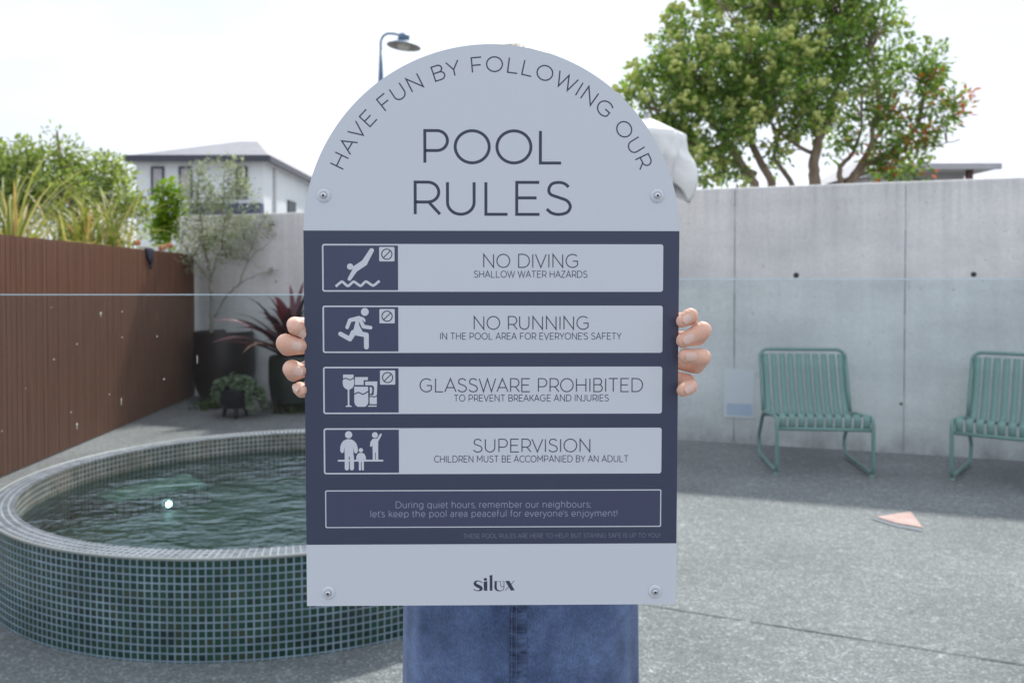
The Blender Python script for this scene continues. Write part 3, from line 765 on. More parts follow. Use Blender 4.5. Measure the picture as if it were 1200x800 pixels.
L_olive = leafmat('fine_green_leaf', [(0,(.11,.17,.06)), (.5,(.21,.285,.095)), (1,(.35,.42,.17))], .5, .5, (1.5,1.5,.7))
lobesL = [(45,205,52,34,0,1),(112,200,36,26,.2,.9),(20,235,50,40,-.2,1),(95,235,60,34,-.2,1),(165,258,26,28,-.3,.9),(70,180,24,14,.1,.6),(66,156,5,6,0,.5),(-30,205,50,45,0,1),(140,232,24,24,0,.6)]
limbsL = [([(95,None),(95,270),(85,220),(70,180),(67,153)], .10,.012,.1), ([(92,250),(115,225),(135,208),(143,198)], .04,.008,.1), ([(90,245),(50,205),(15,180)], .05,.015,-.1), ([(95,260),(140,245),(170,230)], .035,.012,-.2), ([(90,255),(30,235),(-30,190)],.04,.015,0)]
clump_tree('bushy_tree', 'bushy olive green small leaved tree rising behind the brown fence', 12.0, 95, lobesL, 470, 25, (.085,.45), L_olive, limbsL, .1, depth=1.0, spread=.17, twig_r=.006)
L_lime = leafmat('bright_leaf', [(0,(.10,.20,.02)), (.6,(.20,.34,.03)), (1,(.32,.42,.05))], .45, .45, (1.3,1.3,.5))
clump_tree('bright_shrub', 'narrow bright lime green shrub at the far end of the brown fence', 10.6, 200, [(200,245,14,34,0,1),(196,275,16,22,0,1),(205,222,7,10,0,.6)], 60, 14, (.11,.42), L_lime,
           [([(200,None),(200,280),(198,250),(202,215)], .015,.005,0)], .1, cat='shrub', depth=.25, spread=.09, twig_r=.004)
# strap-leaved clumps behind the fence
L_strap = leafmat('strap_leaf', [(0,(.15,.21,.05)), (.35,(.28,.33,.09)), (.65,(.50,.49,.22)), (.85,(.62,.57,.36)), (1,(.55,.25,.06))], .5, .35, (1.2,1.15,.6))
def strap_plant(name, label, base, n, ln, wd, up0, mat_, cat='plant', seg=7, arch=1.0, parent=None, part='leaves', seedr=0.03, tilt=(0,0)):
    V = []; F = []
    for i in range(n):
        az = random.uniform(0, 2*math.pi); el = R(random.uniform(up0[0], up0[1])); l = ln*random.uniform(.6,1.15); wv = wd*random.uniform(.7,1.2)
        p = np.array([random.gauss(0,seedr), random.gauss(0,seedr), random.uniform(0,.06)]); bse = len(V)
        side = np.array([-math.sin(az), math.cos(az), 0]); e = el; tw = random.uniform(-.5,.5)
        for s in range(seg+1):
            f = s/seg; wl = wv*(.55+.9*f if f < .35 else (1-f)**.75*1.15)+.0008
            dirv = np.array([math.cos(e)*math.cos(az)+tilt[0], math.cos(e)*math.sin(az)+tilt[1], math.sin(e)])
            upv = np.cross(dirv, side); sd = side*math.cos(tw*f)+upv*math.sin(tw*f)
            V += [p - sd*wl/2 + upv*wl*.15, p.copy(), p + sd*wl/2 + upv*wl*.15]
            p = p + dirv*l/seg; e -= arch*random.uniform(.5,1.3)*f*.55
        for s in range(seg):
            a = bse+3*s
            for c in (0,1): F += [(a+c, a+c+1, a+c+4), (a+c, a+c+4, a+c+3)]
    root = parent
    if root is None:
        root = empty(name, base); tag(root, label, cat)
    return root, np_obj(part, [(np.array(V), np.array(F), 0)], [mat_], root)
p = at(12, 331, 7.9); r1, _ = strap_plant('strap_leaf_plant', 'tall spiky plant with long yellow green blades at the left end of the fence', (p.x, p.y, 1.20), 170, 1.30, .038, (10, 88), L_strap, arch=.8)
MB().tube([(0,0,-1.15),(.01,.0,-.5),(0,0,.06)], [.07,.06,.05], 10).build('trunk', M_bark, r1, smooth=True)
p = at(105, 331, 8.6); r2, _ = strap_plant('strap_leaf_plant', 'lower spiky cream and green plant in the middle of the fence top', (p.x, p.y, 1.36), 260, .92, .034, (8, 88), L_strap, arch=.8, seedr=.16)
MB().tube([(0,0,-1.3),(.01,.0,-.5),(0,0,.06)], [.07,.06,.05], 10).build('trunk', M_bark, r2, smooth=True)
# little orange blooms nodding over the fence
M_bloom = mat('coral_bloom', (.55,.13,.07), .6, (.65,.25,.12), 40)
M_stem = mat('green_stem', (.06,.12,.03), .6)
for i, (px, py, lb) in enumerate(((160, 285, 'small orange bloom on a thin stem above the fence, left of the navy cloth'), (190, 291, 'small coral bloom above the fence, just right of the navy cloth'), (198.5, 289, 'small coral bloom nearest the end of the brown fence'))):
    Yb = 8.6+.2*i; p = at(px, py, Yb); o = empty('flower', (p.x, p.y, 0)); tag(o, lb, 'flower', 'coral blooms over the fence')
    MB().tube([(.05,.05,0), (.03,0,p.z*.6), (0,0,p.z)], [.008,.006,.004], 6).build('stem', M_stem, o, smooth=True)
    q = MB()
    for a in range(6):
        an = a*math.pi/3; q.ball((.022*math.cos(an), .022*math.sin(an), p.z+.005), (.022,.016,.03), 8, 6, Matrix.Rotation(an,4,'Z'))
    q.ball((0,0,p.z+.015), .018, 8, 6); q.build('bloom', M_bloom, o, smooth=True)

# ---------------------------------------------------------------- pots in the back corner
M_pot = mat('brown_glazed_pot', (.014,.009,.009), .42, (.022,.014,.013), 5, bump=.1, bscale=60)
M_pot2 = mat('green_black_pot', (.010,.018,.014), .3, (.018,.030,.022), 5)
M_bowl = mat('navy_bowl', (.010,.011,.020), .35)
M_soil = mat('soil', (.03,.022,.016), .95, (.06,.045,.03), 30)
M_legs = mat('dark_timber_leg', (.022,.014,.012), .6)
pb = gz(254, 473); pb.y += .22
potA = empty('tall_planter', (pb.x, pb.y, 0)); tag(potA, 'large rounded dark brown planter at the end of the fence holding the olive tree', 'planter')
MB().lathe([(.18,0),(.22,.01),(.28,.14),(.315,.34),(.318,.52),(.305,.68),(.30,.735),(.285,.74),(.275,.70)], n=48).build('pot', M_pot, potA, smooth='auto')
MB().lathe([(.28,.69),(.003,.70)], n=24).build('soil', M_soil, potA)
L_ol = leafmat('olive_leaf', [(0,(.19,.23,.15)), (.5,(.32,.37,.25)), (1,(.52,.55,.42))], .5, .4, (1.2,1.25,.9))
YO = pb.y
lobesO = [(232,222,22,30,0,.8),(262,215,26,28,0,1),(285,228,22,24,0,.7),(248,255,32,28,0,1),(225,275,20,24,0,.7),(262,285,34,22,0,.9),(300,262,22,20,0,.4),(318,270,14,10,0,.25),(235,305,26,16,0,.5),(315,318,14,8,0,.2),(292,300,14,14,0,.25),(245,195,10,10,0,.5),(280,198,7,12,0,.4),(205,290,14,14,0,.3)]
limbsO = [([(249,395),(248,350),(247,320),(240,290),(232,240),(232,205)], .022,.005,.05), ([(247,325),(262,285),(262,240),(265,195)], .012,.004,-.1), ([(251,372),(262,350),(278,335),(290,305),(300,270),(310,255)], .012,.004,-.05),
          ([(246,330),(228,305),(212,285)], .010,.004,-.1), ([(280,332),(305,320),(325,316)], .006,.003,0), ([(262,270),(280,235),(281,195)], .007,.003,.1), ([(290,305),(318,280)], .006,.003,0)]
clump_tree('olive_tree', 'slender grey green olive tree growing in the brown planter', YO, 249, lobesO, 290, 12, (.055,.30), L_ol, limbsO, .02, depth=.35, spread=.075, bark=M_bark2, twig_r=.0028, basez=.70, up=.6, droop=.05)

pb2 = gz(338, 486); pb2.y += .2
potB = empty('dark_planter', (pb2.x, pb2.y, 0)); tag(potB, 'green black planter on short legs beside the left hand holding the sign', 'planter')
MB().lathe([(.19,.10),(.21,.11),(.235,.3),(.235,.50),(.225,.545),(.21,.545),(.205,.50)], n=44, cap0=True).build('pot', M_pot2, potB, smooth='auto')
MB().lathe([(.21,.50),(.003,.51)], n=20).build('soil', M_soil, potB)
for a in (35, 145, 215, 325): MB().tube([(.16*math.cos(R(a)), .16*math.sin(R(a)), .11), (.19*math.cos(R(a)), .19*math.sin(R(a)), 0)], [.022,.014], 8).build('leg', M_legs, potB, smooth=True)
L_brom = leafmat('bromeliad_leaf', [(0,(.016,.011,.013)), (.5,(.035,.014,.020)), (.75,(.11,.018,.032)), (.93,(.30,.04,.06)), (1,(.20,.11,.06))], .3, .25, (1.6,.9,.8))
rB, _ = strap_plant('bromeliad', 'dark red and purple rosette of broad strap leaves in the green black planter', (pb2.x, pb2.y, .49), 64, .80, .115, (10, 82), L_brom, arch=.55, seedr=.03, seg=8)
L_moss = leafmat('ground_cover_leaf', [(0,(.03,.07,.015)), (1,(.10,.17,.03))], .6, .3)
cl = np.array([[gz(248+random.gauss(0,9), 479+random.gauss(0,1.5)).x, gz(248, 477+random.gauss(0,2.0)).y, random.uniform(.0,.05)] for _ in range(160)] +
              [[gz(338+random.gauss(0,12), 483).x, gz(338, 482+random.gauss(0,2)).y+.05, random.uniform(0,.07)] for _ in range(200)])
cl = np.repeat(cl, 4, 0) + rng.normal(0,.012,(1440,3))
v, f = leaf_mesh(cl, unit(rng.normal(0,.6,cl.shape)+np.array([0,0,1])), unit(rng.normal(0,1,cl.shape)+np.array([0,0,.6])), rng.uniform(.02,.045,len(cl)), rng.uniform(.014,.028,len(cl)))
o = np_obj('ground_cover', [(v,f,0)], [L_moss], None); tag(o, kind='stuff')

pb3 = gz(271, 491); pb3.y += .12
bowl = empty('footed_bowl', (pb3.x, pb3.y, 0)); tag(bowl, 'small dark navy bowl on stubby legs standing in front of the brown planter', 'planter')
MB().lathe([(.06,.085),(.10,.09),(.165,.16),(.19,.25),(.195,.275),(.18,.275),(.17,.23)], n=40, cap0=True).build('pot', M_bowl, bowl, smooth='auto')
MB().lathe([(.178,.24),(.003,.25)], n=20).build('soil', M_soil, bowl)
for a in (50, 170, 290): MB().tube([(.09*math.cos(R(a)), .09*math.sin(R(a)), .12), (.12*math.cos(R(a)), .12*math.sin(R(a)), 0)], [.024,.013], 8).build('leg', M_legs, bowl, smooth=True)
L_succ = leafmat('succulent_leaf', [(0,(.10,.16,.09)), (.5,(.19,.27,.16)), (1,(.30,.36,.22))], .5, .15, (1,1.1,.7))
suc = empty('succulent', (pb3.x, pb3.y, .25)); tag(suc, 'pale green trailing succulent spilling from the small navy bowl', 'plant')
cs = []
for i in range(90):
    a = random.uniform(0, 2*math.pi); r_ = .19*math.sqrt(random.random()); cs.append((r_*math.cos(a), r_*math.sin(a), random.uniform(.02,.13)*(1.3-r_/.25)))
for i in range(16):
    a = random.uniform(0, 2*math.pi); r_ = random.uniform(.18,.24); ll = random.uniform(.05,.20)
    pts = [(r_*.8*math.cos(a), r_*.8*math.sin(a), .03), (r_*1.05*math.cos(a), r_*1.05*math.sin(a), 0), (r_*1.12*math.cos(a), r_*1.12*math.sin(a), -ll)]
    MB().tube(pts, .003, 5).build('stem', M_stem, suc)
    for k in range(6): f = k/5; cs.append((r_*(1.05+.07*f)*math.cos(a), r_*(1.05+.07*f)*math.sin(a), -ll*f))
cs = np.array(cs); P = np.repeat(cs, 12, 0); dv = unit(rng.normal(0,1,P.shape)+np.array([0,0,.5]))
v, f = leaf_mesh(P, unit(rng.normal(0,.4,P.shape)+np.array([0,0,1])), dv, rng.uniform(.025,.045,len(P)), rng.uniform(.016,.026,len(P)), fold=.3)
np_obj('leaves', [(v,f,0)], [L_succ], suc)

# ================================================================== CHAIRS
M_sage = mat('sage_green_metal', (.165,.275,.252), .42, (.185,.30,.275), 5)
M_foot = mat('rubber_foot', (.22,.32,.27), .6)
def make_chair(label):
    """origin on the floor between the front feet; +y is backwards"""
    t = empty('slatted_lounge_chair'); tag(t, label, 'chair', 'sage green chairs along the concrete wall')
    hw = .295; rt = .0125
    # side view profile of a slat: front lip, seat, back
    prof = [(.035,.300),(.028,.335),(.022,.365),(.030,.386),(.055,.394),(.12,.386),(.25,.366),(.38,.345),(.46,.335),(.50,.338),(.53,.356),(.55,.39),(.60,.50),(.645,.635),(.675,.738)]
    ns_ = 10
    for i in range(ns_):
        x = -hw+.035 + (2*hw-.07)*i/(ns_-1); q = MB(); wv = .0435; vv = []
        for (y, z) in prof: vv += [(x-wv/2, y, z), (x+wv/2, y, z)]
        q.add(vv, [(2*k, 2*k+1, 2*k+3, 2*k+2) for k in range(len(prof)-1)])
        o = q.build('slat', M_sage, t, smooth=True); s = o.modifiers.new('thick', 'SOLIDIFY'); s.thickness = .0045; s.offset = 1
    # back hoop with rounded corners
    def onb(s): return (.535+(.690-.535)*s, .345+(.77-.345)*s)
    c = .06; P = []
    y, z = onb(0); P.append((-hw, y, z))
    for s in (.3,.6,.87): y, z = onb(s); P.append((-hw, y, z))
    for a in np.linspace(0, math.pi/2, 7): s = .87+.13*math.sin(a); y, z = onb(s); P.append((-hw+c*(1-math.cos(a)), y, z))
    P2 = [(-x, y, z) for (x, y, z) in reversed(P)]
    MB().tube(P+P2, rt, 12).build('back_frame', M_sage, t, smooth=True)
    # front and rear seat bars
    MB().tube([(-hw,.025,.306),(hw,.025,.306)], rt, 12).build('seat_bar', M_sage, t, smooth=True)
    MB().tube([(-hw,.50,.322),(hw,.50,.322)], rt*.8, 12).build('seat_bar', M_sage, t, smooth=True)
    for sx in (-1, 1):                               # sled side: front leg, runner, slanted rear leg, seat rail
        def rnd(pts, rad=.05, n=5):
            out = []; m = len(pts)
            for i in range(m):
                p = Vector(pts[i]); a = Vector(pts[i-1]); b = Vector(pts[(i+1)%m])
                da = (a-p).normalized(); db = (b-p).normalized(); r_ = min(rad, (a-p).length*.45, (b-p).length*.45)
                for k in range(n+1):
                    f = k/n; out.append((p+da*r_)*(1-f)**2 + p*2*f*(1-f) + (p+db*r_)*f*f)
            return out
        X = sx*(hw+.004)
        loop = rnd([(X,.012,rt+.012),(X,.02,.385),(X,.51,.345),(X,.70,.13),(X,.66,rt+.012)], .07)
        MB().tube(loop, rt, 12, closed=True).build('leg', M_sage, t, smooth=True)
        for yy in (.05, .60): MB().lathe([(.0,0),(.017,0),(.017,.014),(.012,.02)], (X, yy, 0), 12).build('rubber_foot', M_foot, t, smooth='auto')
    return t
ch = make_chair('sage green slatted lounge chair shown whole in front of the concrete wall')
fl = gz(911, 558); fr_ = gz(1024, 561); m_ = (fl+fr_)/2
ch.location = (m_.x, m_.y, 0); ch.rotation_euler.z = math.atan2(fr_.y-fl.y, fr_.x-fl.x)
ch2 = copy_tree(ch); ch2['label'] = 'sage green slatted lounge chair turned sideways and cut by the right edge of the picture'
fl = gz(1115, 564.5); d_ = (gz(1143, 538.7)-fl); d_.z = 0; d_.normalize(); rt_ = Vector((d_.y, -d_.x, 0))
m_ = fl + rt_*.295; ch2.location = (m_.x, m_.y, 0); ch2.rotation_euler.z = math.atan2(rt_.y, rt_.x)

# coral reflection in the glass fence, rebuilt as an added flat triangle
M_coral = mat('reflection_coral', (.56,.34,.30), .85, (.62,.43,.39), 9, bump=.2, bscale=150)
M_pale = mat('reflection_lilac', (.20,.20,.225), .85, (.225,.225,.25), 9)
A_, B_, C_, D_ = gz(1027,606), gz(1067,599.5), gz(1081.5,618.5), gz(1050,613)
mt = empty('coral_reflection', tuple((A_+B_+C_)/3)); tag(mt, 'coral pink glass pane reflection rebuilt as a flat triangle on the paving before the chairs', 'cloth')
off = Vector(mt.location)
def flat(P, z, name, m):
    q = MB(); n_ = len(P); P = [p-off for p in P]
    q.add([(p.x,p.y,z) for p in P]+[(p.x,p.y,z+.0015) for p in P], [tuple(reversed(range(n_))), tuple(range(n_,2*n_))]+[(i,(i+1)%n_,n_+(i+1)%n_,n_+i) for i in range(n_)])
    return q.build(name, m, mt)
flat([A_, D_, C_, B_], .0025, 'coral_reflection_field', M_coral)
flat([gz(1022,609), gz(1052,618), gz(1080,623), gz(1080.5,620), gz(1050,614.5), gz(1028,607.5)], .002, 'pale_reflection_edge', M_pale)

# faint reflection in the glass pane, rebuilt as an added sheet on the wall
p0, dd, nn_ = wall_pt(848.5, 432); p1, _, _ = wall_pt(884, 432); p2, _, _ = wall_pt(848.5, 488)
M_reflpale = mat('reflection_pale', (.70,.70,.73), .6, (.76,.76,.78), 3); M_reflband = mat('reflection_blue', (.50,.56,.69), .6)
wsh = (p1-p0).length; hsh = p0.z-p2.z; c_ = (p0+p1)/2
sheet = empty('pane_reflection', (c_.x-nn_.x*.004, c_.y-nn_.y*.004, p2.z), math.atan2(dd.y, dd.x))
tag(sheet, 'faint glass pane reflection rebuilt as a pale sheet with blue band low on the wall beside the first chair', 'reflection')
MB().box((0,0,hsh/2), (wsh, .003, hsh)).build('reflection_sheet', M_reflpale, sheet); MB().box((.004,-.0025,hsh*.17), (wsh*.84, .002, hsh*.24)).build('blue_reflection_band', M_reflband, sheet)

# ================================================================== GLASS POOL FENCE
M_glass = glass_mat('pool_glass')
M_gedge = mat('glass_edge', (.50,.64,.72), .12, spec=.8)
M_spig = mat('brushed_steel', (.42,.42,.43), .3, metal=1)
M_spot = mat('dried_water_spot', (.62,.60,.52), .6)
YG = 2.12
gp_l = at(180, 344.7, YG).z; gp_r = at(1000, 326.6, YG).z
def panel(x0, x1, ztop, label, y=YG):
    t = empty('glass_fence_panel', ((x0+x1)/2, y, 0)); tag(t, label, 'glass panel', 'frameless glass pool fence panels')
    wv = x1-x0; z0 = .06; th = .012
    MB().box((0,0,(z0+ztop)/2), (wv-.004, th, ztop-z0-.004)).build('pane', M_glass, t)
    e = MB(); e.box((0,0,ztop-.001), (wv, th+.0006, .0024)); e.box((-wv/2+.001,0,(z0+ztop)/2), (.002, th+.0006, ztop-z0-.006)); e.box((wv/2-.001,0,(z0+ztop)/2), (.002, th+.0006, ztop-z0-.006))
    e.build('polished_edge', M_gedge, t)
    for x in (-wv*.3, wv*.3):
        q = MB(); q.box((x,0,.09), (.05,.045,.14)); q.lathe([(.0,0),(.05,0),(.05,.012),(.03,.02)], (x,0,0), 20); o = q.build('spigot', M_spig, t); bevel(o, .003)
    return t
gl1 = panel(-1.72, -.10, gp_l, 'glass fence panel in front of the round pool, spotted with dried drops')
panel(-3.36, -1.74, gp_l, 'outer left glass fence panel beyond the left edge of the pool view')
panel(-.03, 1.72, gp_r, 'clear glass fence panel in front of the first sage green chair')
panel(1.74, 3.4, gp_r, 'outer right glass fence panel beyond the second chair')
for (px, py, sz) in ((118,367,.0036),(90,403,.0024),(63,421,.0024),(143,395,.0020),(142,468,.0024),(128,462,.002),(83,483,.0022),(90,497,.0034),(2,505,.002),(192,444,.0024),(143,365,.002),(60,360,.0015),(184,394,.002),(30,455,.0015),(231,418,.002)):
    p = at(px, py, YG-.0075); MB().ball((p.x-gl1.location.x, -.0066, p.z), (sz*.8, .0006, sz), 8, 6).build('water_spot', M_spot, gl1)
for (px, py, h) in ((90,499,.010),(142,470,.012),(118,369,.006),(231,421,.012)):
    p = at(px, py, YG-.0075); MB().ball((p.x-gl1.location.x, -.0066, p.z), (.0009, .0005, h), 6, 6).build('water_spot', M_spot, gl1)
# ================================================================== THE SIGN
M_light = mat('sign_pale_blue', (.60,.64,.70), .38, bump=.035, bscale=420, bdist=.0012, spec=.45)
M_navyp = mat('sign_navy', (.041,.052,.098), .36, bump=.05, bscale=420, bdist=.0012, spec=.5)
M_navy2 = mat('sign_slate', (.050,.061,.120), .36, bump=.05, bscale=420, bdist=.0012, spec=.5)
M_ink = mat('ink_navy', (.035,.043,.085), .4)
M_ink2 = mat('ink_grey', (.055,.065,.105), .4)
M_ink3 = mat('ink_small', (.08,.092,.14), .4)
M_inkl = mat('ink_pale', (.27,.31,.42), .4)
M_inkd = mat('ink_faint', (.17,.195,.285), .4)
M_edge = mat('sign_cut_edge', (.62,.68,.76), .3)
M_clear = mat('washer_clear', (.60,.64,.70), .25, spec=.5)
M_screw = mat('screw_steel', (.60,.62,.66), .3, metal=.9)
M_dark = mat('socket_dark', (.03,.03,.035), .6)

SG = empty('pool_rules_sign'); SG.location = (-.02161, .9043, .9005); SG.rotation_euler = (.02448, .00071, .01552)
tag(SG, 'arched pale blue and navy POOL RULES sign board held up in front of the person', 'sign')
SGM = Matrix.Translation(SG.location) @ SG.rotation_euler.to_matrix().to_4x4()

class INK:
    """flat printed shapes on the sign face, in millimetres; every stroke sits a hair above the last"""
    def __init__(s, y): s.m = MB(); s.y = y; s.k = 0
    def lev(s): s.k = (s.k+1) % 7; return -(s.y + s.k*.006)/1000
    def poly(s, P):
        y = s.lev(); a = sum(P[i][0]*P[(i+1)%len(P)][1]-P[(i+1)%len(P)][0]*P[i][1] for i in range(len(P)))
        if a < 0: P = P[::-1]
        s.m.add([(x/1000, y, z/1000) for x, z in P], [tuple(range(len(P)))]); return s
    def rrect(s, x0, z0, x1, z1, r=0, corners=(1,1,1,1)):
        P = []
        for (cx, cz, a0, on) in ((x1-r,z1-r,0,corners[0]),(x0+r,z1-r,90,corners[1]),(x0+r,z0+r,180,corners[2]),(x1-r,z0+r,270,corners[3])):
            if r and on:
                for k in range(6): a = R(a0+18*k); P.append((cx+r*math.cos(a), cz+r*math.sin(a)))
            else:
                P.append((cx+(r if a0 in (0,270) else -r), cz+(r if a0 in (0,90) else -r)))
        return s.poly(P)
    def disc(s, x, z, r, n=28, rz=None):
        rz = rz or r; return s.poly([(x+r*math.cos(2*math.pi*k/n), z+rz*math.sin(2*math.pi*k/n)) for k in range(n)])
    def caps(s, a, b, ra, rb=None):
        rb = ra if rb is None else rb; dx, dz = b[0]-a[0], b[1]-a[1]; an = math.atan2(dz, dx)
        P = [(b[0]+rb*math.cos(an-math.pi/2+math.pi*k/10), b[1]+rb*math.sin(an-math.pi/2+math.pi*k/10)) for k in range(11)]
        P += [(a[0]+ra*math.cos(an+math.pi/2+math.pi*k/10), a[1]+ra*math.sin(an+math.pi/2+math.pi*k/10)) for k in range(11)]
        return s.poly(P)
    def stroke(s, pts, w, closed=False):
        P = [np.array(p, float) for p in pts]; Q = [P[0]]
        for p in P[1:]:
            if np.linalg.norm(p-Q[-1]) > 1e-6: Q.append(p)
        P = Q
        if closed and np.linalg.norm(P[0]-P[-1]) < 1e-6: P.pop()
        n = len(P); y = s.lev(); L = []; Rr = []
        for i in range(n):
            a = P[i-1] if (closed or i > 0) else None; b = P[(i+1)%n] if (closed or i < n-1) else None
            d1 = (P[i]-a)/np.linalg.norm(P[i]-a) if a is not None else None
            d2 = (b-P[i])/np.linalg.norm(b-P[i]) if b is not None else None
            if d1 is None: d1 = d2
            if d2 is None: d2 = d1
            n1 = np.array([-d1[1], d1[0]]); n2 = np.array([-d2[1], d2[0]]); m = n1+n2
            ln = np.linalg.norm(m); m = n1 if ln < 1e-3 else m/ln
            k = min(1/max(.2, float(m@n1)), 3.2)
            L.append(P[i]+m*k*w/2); Rr.append(P[i]-m*k*w/2)
        vs_ = [(p[0]/1000, y, p[1]/1000) for p in L]+[(p[0]/1000, y, p[1]/1000) for p in Rr]
        s.m.add(vs_, [(i, n+i, n+(i+1)%n, (i+1)%n) for i in range(n if closed else n-1)]); return s
    def build(s, name, m, parent): return s.m.build(name, m, parent)

